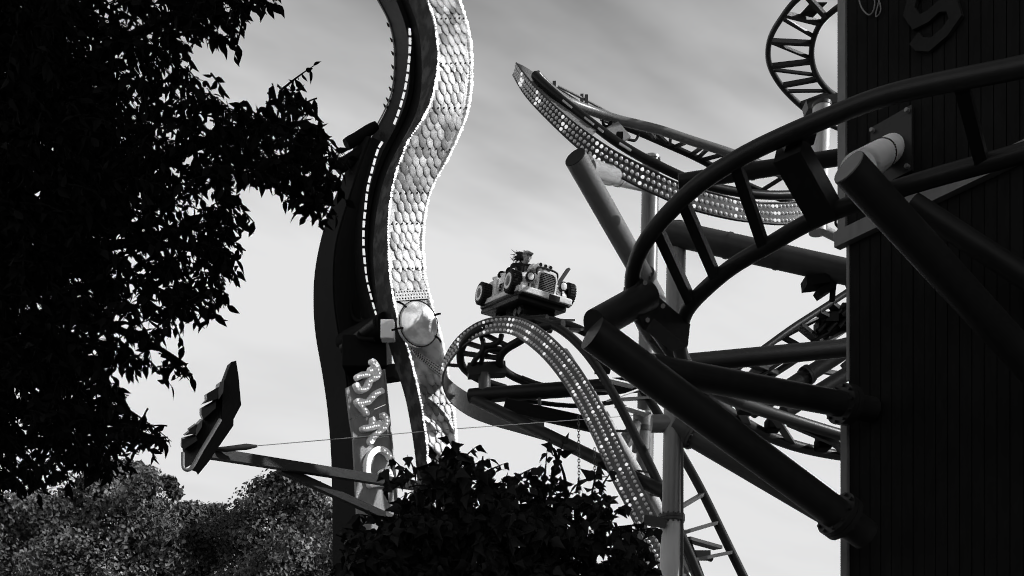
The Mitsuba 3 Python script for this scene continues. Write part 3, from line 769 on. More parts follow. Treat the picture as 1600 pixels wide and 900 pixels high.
scene['scale_paint'] = {'type': 'twosided', 'bsdf': {'type': 'principled', 'base_color': mikit.proc(scale_fn), 'roughness': 0.38, 'specular': 0.4}}
plys = [mikit.ply(trimesh.Trimesh(sv2, tri, process=False), 'scale_paint', smooth=True, uv=np.stack([col2, np.full(len(col2), b)], 1)) for b in (0.24, 0.35, 0.47, 0.66)]
cm = (eL + eR) / 2
Lc = np.concatenate([[0], np.cumsum(np.linalg.norm(np.diff(cm, axis=0), axis=1))])
row, s0 = 0, 0.1
SCR = unit(np.mean(eR - eL, axis=0))
while s0 < Lc[-1]:
    i = int(np.clip(np.searchsorted(Lc, s0), 1, len(cm) - 2))
    py = HOR - (cm[i][2] - EYE) / cm[i][1] * FPX
    if py > 745:
        break
    s0 += 0.222
    row += 1
    if py < -30 or 455 < py < 582:
        continue
    r_, t_ = unit(eR[i] - eL[i]), unit(cm[i - 1] - cm[i + 1])
    w = np.linalg.norm(eR[i] - eL[i])
    n_ = unit(np.cross(r_, t_))
    t_ = np.cross(n_, r_)
    ncol = 4
    hl, hw = eL[i] @ SCR, (eR[i] - eL[i]) @ SCR
    pitch = 0.205
    for c in range(int(hl / pitch) - 2, int((hl + hw) / pitch) + 3):
        u = ((c + 0.5 * (row % 2)) * pitch - hl) / hw
        if u < 0.06 or u > 0.94:
            continue
        o = eL[i] + (eR[i] - eL[i]) * (0.05 + 0.9 * u) + n_ * 0.012 + t_ * rng.uniform(-0.02, 0.02)
        a = 0.25 * (rng.random() - 0.5)
        x, y = r_ * math.cos(a) + t_ * math.sin(a), t_ * math.cos(a) - r_ * math.sin(a)
        tone = int(rng.choice([0, 1, 2, 2, 3, 3])) if py < 600 or py > 650 else int(rng.integers(0, 2))  # the band of darker tones paints in a cast shadow across the scales
        sx, sy = rng.uniform(0.82, 0.98) * pitch, rng.uniform(0.9, 1.1) * 0.225
        put(k, 'scale', {**plys[tone], 'to_world': T(frame(o, x, y, n_, (sx, sy, 0.032)))}, None)
# seams with rivets, perforated strips, boss
rv = []
for py in (28, 98, 170, 232, 300, 352, 420, 632):
    i = int(np.argmin(np.abs(HOR - (cm[:, 2] - EYE) / cm[:, 1] * FPX - py)))
    for u in np.linspace(0.06, 0.94, 7):
        n_ = unit(np.cross(unit(eR[i] - eL[i]), unit(cm[i - 1] - cm[i + 1])))
        rv.append(frame(eL[i] + (eR[i] - eL[i]) * u + n_ * 0.03, (1, 0, 0), unit(np.cross(n_, (1, 0, 0))), n_, (0.022, 0.022, 0.03)))
put(k, 'rivets', many(DV, DF, rv), 'mid_steel', True, stuff=True)


def perforated(pa_, pb_, pc_, pd_, nx, ny):
    """A pale strip over the panel with rows of dark lamp holes: corners in photograph pixels on the panel."""
    def on_panel(px, py):
        ql, qr = near_pt(eL, px - 20, py), near_pt(eR, px + 20, py)
        xl, xr = 800 + ql[0] / ql[1] * FPX, 800 + qr[0] / qr[1] * FPX
        return P(px, py, ql[1] + (qr[1] - ql[1]) * (px - xl) / (xr - xl) - 0.05)
    q = [on_panel(*p) for p in (pa_, pb_, pc_, pd_)]
    put(SER, 'lamp_strip', sheet(np.array([q[0], q[3]]), np.array([q[1], q[2]]), 0.02), 'pale_paint', False)
    m, n_ = [], unit(np.cross(q[1] - q[0], q[0] - q[3]))
    for a in range(nx):
        for b in range(ny):
            u, v = (a + 0.5 + 0.25 * (b % 2) - 0.12) / nx, (b + 0.5) / ny
            c = (q[0] * (1 - u) + q[1] * u) * (1 - v) + (q[3] * (1 - u) + q[2] * u) * v
            m.append(frame(c + n_ * 0.001, unit(q[1] - q[0]), np.cross(n_, unit(q[1] - q[0])), n_, (0.02, 0.02, 0.012)))
    put(SER, 'lamp_sockets', many(DV, DF, m), 'black_part', False, stuff=True)


perforated((617, 454), (668, 452), (672, 466), (619, 470), 12, 3)
perforated((640, 542), (690, 574), (691, 590), (650, 556), 14, 3)
bn = unit([0.5, -0.84, -0.12])
bo = P(654, 506, 21.75)
bx = unit(np.cross([0, 0, 1], bn)) * -1
by = np.cross(bn, bx)
prof = [(0.0, 0.10), (0.2, 0.097), (0.34, 0.08), (0.43, 0.045), (0.452, 0.0), (0.452, -0.16)]
a_ = np.arange(40) / 40 * 2 * np.pi
v = np.vstack([[bo + bx * r * math.cos(t) + by * r * math.sin(t) * 1.03 + bn * h for t in a_] for r, h in prof])
f = [[i * 40 + q, i * 40 + (q + 1) % 40, (i + 1) * 40 + (q + 1) % 40, (i + 1) * 40 + q] for i in range(len(prof) - 1) for q in range(40)]


def boss_fn(p, n, uv):
    a = mikit.fbm(p.x * 4, p.y * 4, p.z * 4, 4)
    return mi.Color3f(dr.clip(0.42 + 0.5 * mikit.smoothstep(0.3, 0.7, a), 0.1, 0.85))


scene['boss_paint'] = {'type': 'twosided', 'bsdf': {'type': 'principled', 'base_color': mikit.proc(boss_fn), 'roughness': 0.35, 'specular': 0.5}}
bk = put(k, 'boss_cover', (v, np.array(f)), 'boss_paint', 40, 'round pale boss cover')
rg = [bo + bx * 0.468 * math.cos(t) + by * 0.482 * math.sin(t) + bn * 0.01 for t in np.linspace(0, 2 * np.pi, 49)]
put(bk, 'ring', tube(rg, 0.011, 8), 'black_part', 50)
for t in (0.42, 2.7, 3.75, 5.6):
    c, d = bo + bx * 0.42 * math.cos(t) + by * 0.43 * math.sin(t) + bn * 0.04, bo + bx * 0.66 * math.cos(t) + by * 0.6 * math.sin(t) - bn * 0.06
    put(bk, 'clip', tube([c, (c + d) / 2 + bn * 0.05, d], 0.022, 8), 'black_part', 50)
put(k, 'switch_box', rbox(P(606, 517, 22.05), (0.3, 0.28, 0.42), 0.015), 'car_white', False, 'white electrical box')
put(k, 'hub', pipe(P(540, 538, 23.6), P(606, 508, 22.5), 0.3, 28), 'black_part', 40)
put(k, 'hub_collar', pipe(P(538, 545, 23.4), P(590, 505, 22.4), 0.14, 20), 'dark_steel', 40)
put(k, 'hub_housing', rbox(P(574, 560, 23.3), (1.05, 1.0, 0.75), 0.04), 'black_part', 40)
put(k, 'hub_beam', bar(P(560, 592, 23.5), P(622, 582, 22.9), 0.35, 0.3), 'black_part', False)
put(k, 'hub_hose', tube(spl([(548, 470, 23.7), (556, 500, 23.4), (575, 505, 22.9), (560, 525, 22.7), (585, 530, 22.5)], 24), 0.05, 8), 'black_part', 50)
# dark pylon
pL = spl([(560, 215, 23.7), (545, 262, 23.7), (530, 300, 23.7), (515, 337, 23.7), (502, 383, 23.7), (494, 427, 23.7), (492, 470, 23.7), (495, 520, 23.7), (503, 567, 23.7), (510, 610, 23.7), (515, 650, 23.7), (519, 700, 23.7), (521, 760, 23.7), (522, 900, 23.7), (522, 1255, 23.7)], 90)
pM = spl([(580, 215, 23.4), (562, 262, 23.4), (550, 300, 23.4), (538, 337, 23.4), (526, 383, 23.4), (522, 427, 23.4), (523, 470, 23.4), (528, 510, 23.4), (536, 555, 23.4), (542, 590, 23.4), (548, 650, 23.4), (553, 700, 23.4), (557, 760, 23.4), (560, 900, 23.4), (560, 1258, 23.4)], 90)
pR = pM + (0.5, 0.42, 0)
put(k, 'pylon', cat(sheet(pL, pM, 0.05, -1.0, 3), sheet(pM, pR, 0.05, -1.0, 3), sheet(pL + (0.35, 0.5, 0), pL, 0.05, -1.0, 2)), 'pylon_paint', 30, 'smooth dark curved pylon')
put(k, 'spot_lamp', tube(spl([(588, 196, 23.6), (565, 211, 23.5), (541, 226, 23.4)], 8), [0.1, 0.12, 0.13, 0.13, 0.13, 0.13, 0.14, 0.13], 18), 'black_part', 40)
put(k, 'spot_lamp', tube(spl([(574, 234, 23.6), (552, 247, 23.5), (527, 263, 23.4)], 8), [0.12, 0.14, 0.15, 0.15, 0.15, 0.15, 0.16, 0.15], 18), 'black_part', 40)
# letter board
bTL, bTR, bBR, bBL = P(541, 606, 20.9), P(599, 578, 21.7), P(626, 840, 21.7), P(560, 840, 20.9)
bex = unit(bTR - bTL + (bBR - bBL))
bnn = unit(np.cross(bex, (bTL - bBL)))
if bnn[1] > 0:
    bnn = -bnn
bey = np.cross(bnn, bex)


def on_board(px, py):
    d = P(px, py, 1.0) - [0, 0, EYE]
    e = np.array([0, 0, EYE])
    t = ((bTL - e) @ bnn) / (d @ bnn)
    q = e + d * t - bTL
    return q @ bex, q @ bey


lb = thing('letter_board', 'grey metal sign board with white bulb letters beside the dark pylon of the serpent ride', 'sign')
for i, q in enumerate((((541, 606), (599, 578), (606, 630), (547, 655)), ((547, 656), (606, 631), (613, 681), (552, 684.5)), ((552, 685.3), (613, 682), (626, 840), (560, 840)))):
    put(lb, 'plate', extrude([on_board(*p) for p in q], bTL, bex, bey, bnn, 0.05, -0.05), 'sign_plate', False)
put(lb, 'edge_strip', bar(bTR + bnn * 0.01, bBR + bnn * 0.01, 0.03, 0.08, bnn), 'steel_grey', False)
z1 = lambda pts: [(520 + x / 4.5, 540 + y / 4.5) for x, y in pts]
glyphs = [[z1([(262, 122), (290, 150), (303, 190), (292, 228), (265, 243), (242, 262), (232, 290), (206, 315), (178, 322), (152, 288)]), z1([(255, 175), (235, 208), (200, 214), (160, 232)])],
          [z1([(325, 328), (288, 345), (250, 385), (210, 410), (158, 402), (185, 440), (220, 482)])],
          [z1([(338, 498), (362, 530), (350, 575), (310, 612), (270, 650), (250, 682)]), z1([(198, 592), (240, 586), (278, 580), (310, 555)]), z1([(265, 530), (270, 580)])],
          [z1([(385, 792), (356, 752), (310, 736), (265, 757), (237, 800), (226, 850), (228, 900), (250, 985)]), z1([(330, 900), (372, 890), (388, 930)]), z1([(250, 985), (300, 975), (385, 978)])]]
for gl in glyphs:
    polys = None
    for st in gl:
        uv = np.array([on_board(*p) for p in st])
        if len(uv) > 2:
            s_ = np.concatenate([[0], np.cumsum(np.linalg.norm(np.diff(uv, axis=0), axis=1))])
            uv = CubicSpline(s_, uv)(np.linspace(0, s_[-1], 40))
        b = LineString(uv).buffer(0.062)
        polys = b if polys is None else polys.union(b)
    polys = polys.simplify(0.004)
    kk = put(lb, 'letter', extrude(polys, bTL, bex, bey, bnn, 0.12, 0.003), 'letter_face', False)
    m = []
    for gx in np.arange(polys.bounds[0], polys.bounds[2], 0.06):
        for gy in np.arange(polys.bounds[1], polys.bounds[3], 0.07):
            if polys.buffer(-0.035).contains(Point(gx, gy)):
                m.append(frame(bTL + bex * (gx + rng.uniform(-.01, .01)) + bey * (gy + rng.uniform(-.01, .01)) + bnn * 0.124, bex, bey, bnn, (0.02, 0.02, 0.014)))
    kb = put(kk, 'bulbs', many(DV, DF, m), 'letter_added_glow', True, stuff=True)
    scene[kb]['emitter'] = {'type': 'area', 'radiance': {'type': 'rgb', 'value': LAMP}}  # added glow on the letter dots, brightens the shaded letters

# ------------------------------------------------------------------ swinging arm with gondola, cable
k = thing('gondola_arm', 'dark multi seat gondola tipped on the end of a long steel arm at lower left', 'fairground ride')
X_, Z_, Y_ = np.array([1, 0, 0.0]), np.array([0, 0, 1.0]), np.array([0, 1.0, 0])


def gz(pts, Y=15.0):
    o = P(330, 650, Y)
    return [((p := P(330 + (260 + x / 4.09 - 330) * 0.97, 650 + (540 + y / 4.09 - 650) * 0.97, Y) - o)[0], p[2]) for x, y in pts]


GV = unit(unit(P(330, 650, 15.0) - [0, 0, EYE]) + np.array([-0.04, 0, 0.0]))      # the gondola is tipped so that its width points at the camera


def slab(pts, y0, depth):
    """A profile in the plane of the picture, y0 metres behind the gondola's middle plane, depth metres deep."""
    return extrude(gz(pts), P(330, 650, 15.0) + GV * (y0 + depth), X_, Z_, -GV, depth)


put(k, 'deck', slab([(405, 105), (436, 97), (452, 200), (468, 380), (420, 470), (418, 512), (330, 640), (258, 745), (192, 826), (186, 808), (150, 795), (250, 640), (345, 470), (350, 250)], -0.55, 1.1), 'black_part', 30)
put(k, 'back_shell', slab([(102, 690), (98, 660), (180, 560), (230, 470), (330, 300), (400, 240), (380, 450), (250, 620), (160, 760), (108, 790)], -0.35, 0.9), 'near_steel', 30)
for i, q in enumerate((((248, 308), (322, 264), (316, 340), (222, 374), (250, 345)), ((215, 400), (310, 345), (306, 400), (228, 470), (214, 440)), ((134, 535), (182, 500), (178, 560), (104, 575), (136, 550)), ((90, 598), (178, 572), (190, 605), (105, 662), (86, 650)))):
    put(k, 'seat', slab(q, -0.62 + 0.08 * (i % 2), 1.15 - 0.16 * (i % 2)), 'dark_steel', 30)
for q in (((330, 235), (356, 225), (350, 300), (322, 345), (320, 290)), ((190, 500), (220, 470), (215, 520), (180, 575), (178, 540))):
    put(k, 'seat_shell', slab(q, -0.68, 1.3), 'mid_steel', 30)
put(k, 'hand_rail', tube(spl([P(330 + (x / 4.09 - 70) * 0.97, 650 + (y / 4.09 - 110) * 0.97, 14.3) for x, y in ((100, 690), (100, 760), (108, 798), (135, 806), (165, 780), (210, 700), (270, 600), (348, 470))], 50, True), 0.026, 10), 'steel_grey', 50)
put(k, 'boom', bar(P(326, 708, 15.0), P(700, 767, 19.0), 0.16, 0.155), 'dark_steel', False)
put(k, 'boom_tip', bar(P(322, 706, 14.99), P(360, 709, 15.4), 0.1, 0.06), 'near_steel', False)
put(k, 'brace', bar(P(436, 732, 16.2), P(600, 806, 18.2), 0.13, 0.13), 'dark_steel', False)
put(k, 'mast', pipe(P(706, 745, 19.1), np.array([-1.17, 19.1, 0]), 0.2, 24), 'dark_steel', 40)
put(k, 'brace_foot', bar(P(600, 806, 18.2), P(706, 850, 19.1), 0.13, 0.13), 'mid_steel', False)
k = thing('guy_wire', 'thin taut wire from the gondola arm across the sign board to the columns', 'cable')
put(k, 'wire', tube([P(385, 698, 15.1), P(700, 671, 16.0), P(1008, 648, 19.4)], 0.006, 6), 'steel_grey', 50)
put(k, 'turnbuckle', tube([P(338, 702, 15.0), P(352, 702, 15.02), P(375, 699, 15.07), P(385, 698, 15.1), P(402, 697, 15.13)], [0.03, 0.045, 0.045, 0.05, 0.02], 8), 'mid_steel', 50)

# ------------------------------------------------------------------ hanging chains
def chain(k, px, y0, y1, Y):
    ch = []
    a, b = P(px, y0, Y), P(px + 1, y1, Y)
    L = np.linalg.norm(b - a)
    n = int(L / 0.055)
    tor = trimesh.creation.torus(0.028, 0.008, 10, 6)
    for i in range(n):
        m = tor.copy()
        v = m.vertices
        v = v * [0.75, 1.25, 1]
        w = np.stack([v[:, 0], v[:, 2], v[:, 1]], 1) if i % 2 == 0 else np.stack([v[:, 2], v[:, 0], v[:, 1]], 1)
        m.vertices = w + a + (b - a) * (i + 0.5) / n
        ch.append(m)
    scene[k] = mikit.ply(cat(ch), 'mid_steel', smooth=50)


k = thing('hanging_chain', 'longer thin chain hanging from the crest track down into the bush, left of two', 'chain')
chain(k, 904, 650, 790, 17.9)
k = thing('hanging_chain', 'shorter thin chain hanging down into the bush beside the bulb band, right of two', 'chain')
chain(k, 929, 700, 850, 17.6)

# ------------------------------------------------------------------ the car on the crest
F_ = unit([0.452, -0.87, -0.2])
R_ = unit(np.array([0.92, 0.387, -0.067]) - F_ * (np.array([0.92, 0.387, -0.067]) @ F_))
U_ = np.cross(F_, R_)
CO = P(813, 455, 20.4) + R_ * 0.62 - F_ * 0.95                                 # the middle of the car's bottom: x right as seen from the front, y forward, z up
M_ = np.eye(4)
M_[:3, 0], M_[:3, 1], M_[:3, 2], M_[:3, 3] = R_, F_, U_, CO


def loc(m):
    m = m.copy()
    m.vertices = m.vertices @ M_[:3, :3].T + M_[:3, 3]
    if np.linalg.det(M_[:3, :3]) < 0:
        m.invert()
    return m


k = thing('coaster_car', 'old jalopy style coaster car with white wall wheels on top of the crest track', 'coaster car')
CAR = k


def hullbox(pts, r=0.03, seg=8):
    return tm(m3.Manifold.batch_hull([m3.Manifold.sphere(r, seg).translate(list(map(float, p))) for p in pts]))


def hexa(x0, x1, y0, y1, z0, z1, tx=0.0, ty0=0.0, ty1=0.0, r=0.03):
    return hullbox([(x, y, z0) for x in (x0, x1) for y in (y0, y1)] + [(x, y, z1) for x in (x0 + tx, x1 - tx) for y in (y0 + ty0, y1 - ty1)], r)


put(k, 'base_plate', loc(hullbox([(-0.55, 0.9, 0.05), (0.55, 0.9, 0.05), (-0.6, 0.72, 0.05), (0.6, 0.72, 0.05), (-0.6, -1.0, 0.05), (0.6, -1.0, 0.05), (-.6, -1, 0.0), (.6, -1, 0), (-.55, .9, 0), (.55, .9, 0)], 0.025)), 'near_steel', 30)
put(k, 'bumper', loc(hexa(-0.6, 0.6, 0.86, 0.95, 0.03, 0.12, 0, 0, 0, 0.02)), 'car_white', 30, 'white front bumper')
put(k, 'number_plate', loc(rbox((0.18, 0.975, 0.045), (0.26, 0.02, 0.13), 0.008)), 'near_steel', False)
put(k, 'sill', loc(hexa(-0.63, -0.57, -1.0, 0.86, 0.05, 0.13, 0, 0, 0, 0.012)), 'car_side', 30)
put(k, 'sill', loc(hexa(0.57, 0.63, -1.0, 0.86, 0.05, 0.13, 0, 0, 0, 0.012)), 'car_side', 30)
put(k, 'lower_skirt', loc(hexa(-0.57, 0.57, -1.02, 0.8, -0.1, -0.03, -0.0, 0, 0, 0.015)), 'dark_steel', 30)
# tub: two side walls, rear wall, scuttle, with seat openings cut into the sides
tub = m3.Manifold.batch_hull([m3.Manifold.sphere(0.06, 10).translate([x, y, z]) for x in (-0.46, 0.46) for y in (-0.92, 0.28) for z in (0.2, 0.52)])
tub = tub - m3.Manifold.cube([0.8, 0.95, 0.6], True).translate([0, -0.35, 0.62])
for y in (-0.33, 0.03):
    tub = tub - m3.Manifold.batch_hull([m3.Manifold.cylinder(2.0, 0.09, 0.09, 16, True).rotate([0, 90, 0]).translate([0, y, z]) for z in (0.28, 0.7)])
put(k, 'body', loc(tm(tub)), 'car_side', 30)
for y in (-0.53, -0.13):
    put(k, 'headrest', loc(tm(m3.Manifold.batch_hull([m3.Manifold.sphere(0.1, 12).translate([x, y - 0.03, 0.66]) for x in (-0.4, -0.34)]))), 'black_part', 40)
    put(k, 'grab_handle', loc(tube(np.array([(-0.52, y - 0.2, 0.6), (-0.46, y - 0.1, 0.61), (-0.4, y, 0.62)]), 0.035, 10)), 'car_white', 40)
    put(k, 'seat_back', loc(rbox((0.0, y + 0.0, 0.45), (0.78, 0.1, 0.5), 0.04)), 'black_part', 30)
put(k, 'side_panel', loc(hexa(-0.545, -0.5, -0.26, -0.05, 0.16, 0.56, 0, 0.02, 0.02, 0.01)), 'car_body', 30)
put(k, 'side_panel', loc(hexa(-0.545, -0.5, 0.12, 0.3, 0.16, 0.6, 0, 0.02, 0.02, 0.01)), 'car_body', 30)
put(k, 'side_panel', loc(hexa(-0.545, -0.5, -0.62, -0.45, 0.16, 0.56, 0, 0.02, 0.02, 0.01)), 'car_body', 30)
nb = put(k, 'number_badge', loc(rbox((-0.565, -0.16, 0.28), (0.03, 0.17, 0.2), 0.01)), 'steel_grey', False)
dig = meshkit.text_mesh('5', 0.14, 0.012, True)
v = dig.vertices
dig.vertices = np.stack([-0.582 - v[:, 2], (v[:, 0] - 0.045) - 0.16, v[:, 1] + 0.215], 1)
put(nb, 'digit', loc(dig), 'black_part', False)
# bonnet with arched fenders, grille, lamps, engine
put(k, 'bonnet', loc(tm(m3.Manifold.batch_hull([m3.Manifold.cylinder(0.85 if z < 0.4 else 0.8, rr, rr, 16, True).rotate([90, 0, 0]).translate([x, 0.42, z]) for x, z, rr in ((-0.2, 0.18, 0.04), (0.2, 0.18, 0.04), (-0.15, 0.46, 0.08), (0.15, 0.46, 0.08))]))), 'car_body', 35)
for sx in (-1, 1):
    put(k, 'fender', loc(tm(m3.Manifold.batch_hull([m3.Manifold.sphere(rr, 12).translate([sx * x, y, z]) for x, y, z, rr in ((0.38, 0.78, 0.2, 0.07), (0.52, 0.76, 0.2, 0.06), (0.36, 0.55, 0.42, 0.1), (0.5, 0.5, 0.4, 0.08), (0.36, 0.05, 0.3, 0.09), (0.5, 0.1, 0.2, 0.06))]))), 'car_body', 35)
    hl = put(k, 'headlight', loc(tube(np.array([(sx * 0.4, 0.74, 0.36), (sx * 0.4, 0.82, 0.36), (sx * 0.4, 0.9, 0.36)]), [0.05, 0.092, 0.098], 20)), 'dark_steel', 40)
    put(hl, 'lens', loc(tube(np.array([(sx * 0.4, 0.88, 0.36), (sx * 0.4, 0.915, 0.36), (sx * 0.4, 0.925, 0.36)]), [0.076, 0.07, 0.04], 20)), 'car_white', 40)
    put(hl, 'stem', loc(tube(np.array([(sx * 0.4, 0.85, 0.24), (sx * 0.4, 0.85, 0.12)]), 0.02, 8)), 'dark_steel', 40)
sq = Polygon([(-0.235, 0.1), (0.235, 0.1), (0.235, 0.42), (0.2, 0.5), (0.12, 0.545), (-0.12, 0.545), (-0.2, 0.5), (-0.235, 0.42)])
gf = extrude(sq.difference(sq.buffer(-0.035)), np.zeros(3), np.array([1., 0, 0]), np.array([0, 0, 1.]), np.array([0, 1., 0]), 0.06, 0.85)
gr = put(k, 'grille', loc(gf), 'car_white', False, 'white arched grille surround')
put(gr, 'grille_back', loc(extrude(sq.buffer(-0.03), np.zeros(3), np.array([1., 0, 0]), np.array([0, 0, 1.]), np.array([0, 1., 0]), 0.02, 0.85)), 'black_part', False)
for i in range(11):
    z = 0.145 + i * 0.034
    w = 0.2 if z < 0.42 else 0.2 - (z - 0.42) * 0.9
    put(gr, 'slat', loc(bar((-w, 0.885, z), (w, 0.885, z), 0.02, 0.012)), 'steel_grey', False)
eng = put(k, 'engine_block', loc(rbox((0.0, 0.5, 0.62), (0.3, 0.4, 0.1), 0.02)), 'steel_grey', 30)
for x in (-0.12, 0.0, 0.12):
    put(eng, 'intake', loc(tube(np.array([(x, 0.45, 0.68), (x, 0.72, 0.7)]), 0.055, 14)), 'car_body', 40)
    put(eng, 'intake_mouth', loc(tube(np.array([(x, 0.722, 0.7), (x, 0.728, 0.7)]), 0.036, 14)), 'black_part', 40)
put(eng, 'intake_hood', loc(hexa(-0.2, 0.2, 0.3, 0.5, 0.66, 0.74, 0.03, 0.03, 0.02, 0.02)), 'car_body', 30)
put(k, 'lamp_bar', loc(tube(spl([(-0.24, 0.84, 0.46), (-0.25, 0.84, 0.56), (-0.2, 0.84, 0.6), (0.2, 0.84, 0.6), (0.25, 0.84, 0.56), (0.25, 0.84, 0.42)], 30, True), 0.022, 8)), 'dark_steel', 50)
put(k, 'screen_frame', loc(tube(spl([(-0.3, 0.3, 0.45), (-0.3, 0.28, 0.68), (-0.26, 0.27, 0.75), (-0.05, 0.27, 0.76), (0.02, 0.27, 0.6)], 26, True), 0.025, 8)), 'dark_steel', 50)
put(k, 'exhaust_stack', loc(bar((0.36, 0.62, 0.38), (0.6, 0.62, 0.82), 0.05, 0.13, (0, 1, 0))), 'mid_steel', False)
put(k, 'exhaust_tip', loc(bar((0.45, 0.6, 0.4), (0.36, 0.68, 0.15), 0.05, 0.06, (0, 1, 0))), 'car_white', False)


def wheel(x, y, z, r, w, sx):
    prof = [(r * 0.55, -w / 2), (r * 0.85, -w / 2), (r * 0.97, -w / 2 + 0.03), (r, 0), (r * 0.97, w / 2 - 0.03), (r * 0.85, w / 2), (r * 0.55, w / 2)]
    n = 28
    t = np.arange(n) / n * 2 * np.pi
    v = np.vstack([[(x + b, y + a * math.cos(q), z + a * math.sin(q)) for q in t] for a, b in prof])
    f = [[i * n + q, i * n + (q + 1) % n, ((i + 1) % len(prof)) * n + (q + 1) % n, ((i + 1) % len(prof)) * n + q] for i in range(len(prof)) for q in range(n)]
    kk = put(CAR, 'wheel', loc(trimesh.Trimesh(v, [g for a in f for g in ([a[0], a[1], a[2]], [a[0], a[2], a[3]])], process=False)), 'rubber', 40)
    tr = [bar((x - w * 0.42, y + (r + 0.002) * math.cos(q), z + (r + 0.002) * math.sin(q)), (x + w * 0.42, y + (r + 0.002) * math.cos(q), z + (r + 0.002) * math.sin(q)), 0.03, 0.012, (0, math.cos(q), math.sin(q))) for q in t]
    put(kk, 'tread', loc(cat(tr)), 'rubber', False, stuff=True)
    o = sx * (w / 2 + 0.004)
    ring_ = Point(0, 0).buffer(r * 0.68, 12).difference(Point(0, 0).buffer(r * 0.44, 12))
    put(kk, 'white_wall', loc(extrude(ring_, np.array([x + o, y, z]), np.array([0, 1., 0]), np.array([0, 0, 1.]), np.array([1., 0, 0]), 0.012, -0.006)), 'car_white', False)
    put(kk, 'rim', loc(tube(np.array([(x + o * 0.7, y, z), (x + o * 1.02, y, z), (x + o * 1.25, y, z)]), [r * 0.5, r * 0.43, r * 0.2], 18)), 'steel_grey', 40)


wheel(-0.63, 0.56, 0.25, 0.235, 0.24, -1)
wheel(-0.64, -0.86, 0.26, 0.235, 0.24, -1)
wheel(0.68, 0.62, 0.3, 0.24, 0.16, 1)
wheel(0.64, -0.86, 0.26, 0.235, 0.24, 1)
# running gear between the floor and the rails
for y in (-0.62, 0.45):
    bg = put(k, 'bogie', loc(rbox((0.05, y, -0.2), (0.8, 0.3, 0.18), 0.03)), 'black_part', 30)
    for x in (-0.36, 0.44):
        for dz, dy in ((-0.16, -0.1), (-0.16, 0.1), (-0.34, 0.0)):
            put(bg, 'guide_wheel', loc(tube(np.array([(x - 0.04, y + dy, -0.1 + dz), (x + 0.04, y + dy, -0.1 + dz)]), 0.075, 14)), 'near_steel', 40)
put(k, 'turntable', loc(tube(np.array([(0, -0.1, -0.28), (0, -0.1, -0.06)]), 0.36, 24)), 'black_part', 40)
put(k, 'anti_roll_bar', loc(bar((0.3, 0.55, -0.3), (0.95, 0.5, -0.14), 0.16, 0.04)), 'near_steel', False)
put(k, 'chassis_rail', loc(bar((-0.32, -0.9, -0.24), (-0.32, 0.7, -0.3), 0.07, 0.1)), 'black_part', False)
put(k, 'chassis_rail', loc(bar((0.36, -0.9, -0.24), (0.36, 0.7, -0.3), 0.07, 0.1)), 'black_part', False)

# ------------------------------------------------------------------ the rider
k = thing('person', 'person in a dark top and pale cap with blowing hair riding in the coaster car', 'person')


def chainbody(chains, length=0.02, it=8):
    solid = None
    for ch in chains:
        for (p, a), (q, b) in zip(ch, ch[1:]):
            h = m3.Manifold.batch_hull([m3.Manifold.sphere(a, 14).translate(list(map(float, p))), m3.Manifold.sphere(b, 14).translate(list(map(float, q)))])
            solid = h if solid is None else solid + h
    m = tm(solid.refine_to_length(length))
    m.merge_vertices()
    trimesh.smoothing.filter_taubin(m, iterations=it)
    return m


hx, hy, hz = -0.16, 0.1, 0.98
sh = 0.80
body = chainbody([[((-0.22, -0.1, 0.35), 0.15), ((-0.21, -0.06, 0.58), 0.14), ((-0.2, -0.03, sh - 0.06), 0.12), ((-0.19, -0.02, sh + 0.05), 0.06), ((hx, hy - 0.01, hz - 0.1), 0.05), ((hx, hy, hz), 0.085), ((hx + 0.005, hy + 0.03, hz - 0.06), 0.06)],
                  [((-0.2, -0.03, sh - 0.03), 0.09), ((-0.37, -0.05, sh - 0.06), 0.075), ((-0.43, 0.1, sh - 0.27), 0.055), ((-0.25, 0.3, sh - 0.22), 0.042), ((-0.2, 0.36, sh - 0.2), 0.035)],
                  [((-0.2, -0.03, sh - 0.03), 0.09), ((-0.02, -0.03, sh - 0.05), 0.072), ((0.06, 0.14, sh - 0.2), 0.052), ((0.0, 0.33, sh - 0.16), 0.04), ((-0.04, 0.38, sh - 0.14), 0.034)],
                  [((hx, hy + 0.09, hz - 0.005), 0.016), ((hx, hy + 0.112, hz - 0.025), 0.016)],
                  [((hx - 0.085, hy, hz - 0.01), 0.02), ((hx - 0.09, hy - 0.01, hz + 0.015), 0.018)], [((hx + 0.085, hy, hz - 0.01), 0.02), ((hx + 0.09, hy - 0.01, hz + 0.015), 0.018)],
                  [((-0.22, -0.1, 0.35), 0.15), ((-0.3, 0.25, 0.36), 0.085), ((-0.3, 0.3, 0.16), 0.06)], [((-0.2, -0.1, 0.35), 0.15), ((-0.1, 0.25, 0.36), 0.085), ((-0.1, 0.3, 0.16), 0.06)]])
put(k, 'body', loc(body), 'skin', 50)
top_ = chainbody([[((-0.22, -0.1, 0.36), 0.17), ((-0.21, -0.06, 0.58), 0.155), ((-0.2, -0.03, sh - 0.05), 0.132), ((-0.195, -0.025, sh + 0.02), 0.078)], [((-0.2, -0.03, sh - 0.02), 0.1), ((-0.37, -0.05, sh - 0.06), 0.088), ((-0.43, 0.09, sh - 0.25), 0.072)],
                  [((-0.2, -0.03, sh - 0.02), 0.1), ((-0.02, -0.03, sh - 0.05), 0.086), ((0.05, 0.1, sh - 0.17), 0.07)]])
put(k, 'top', loc(top_), 'cloth', 50)
fg = []
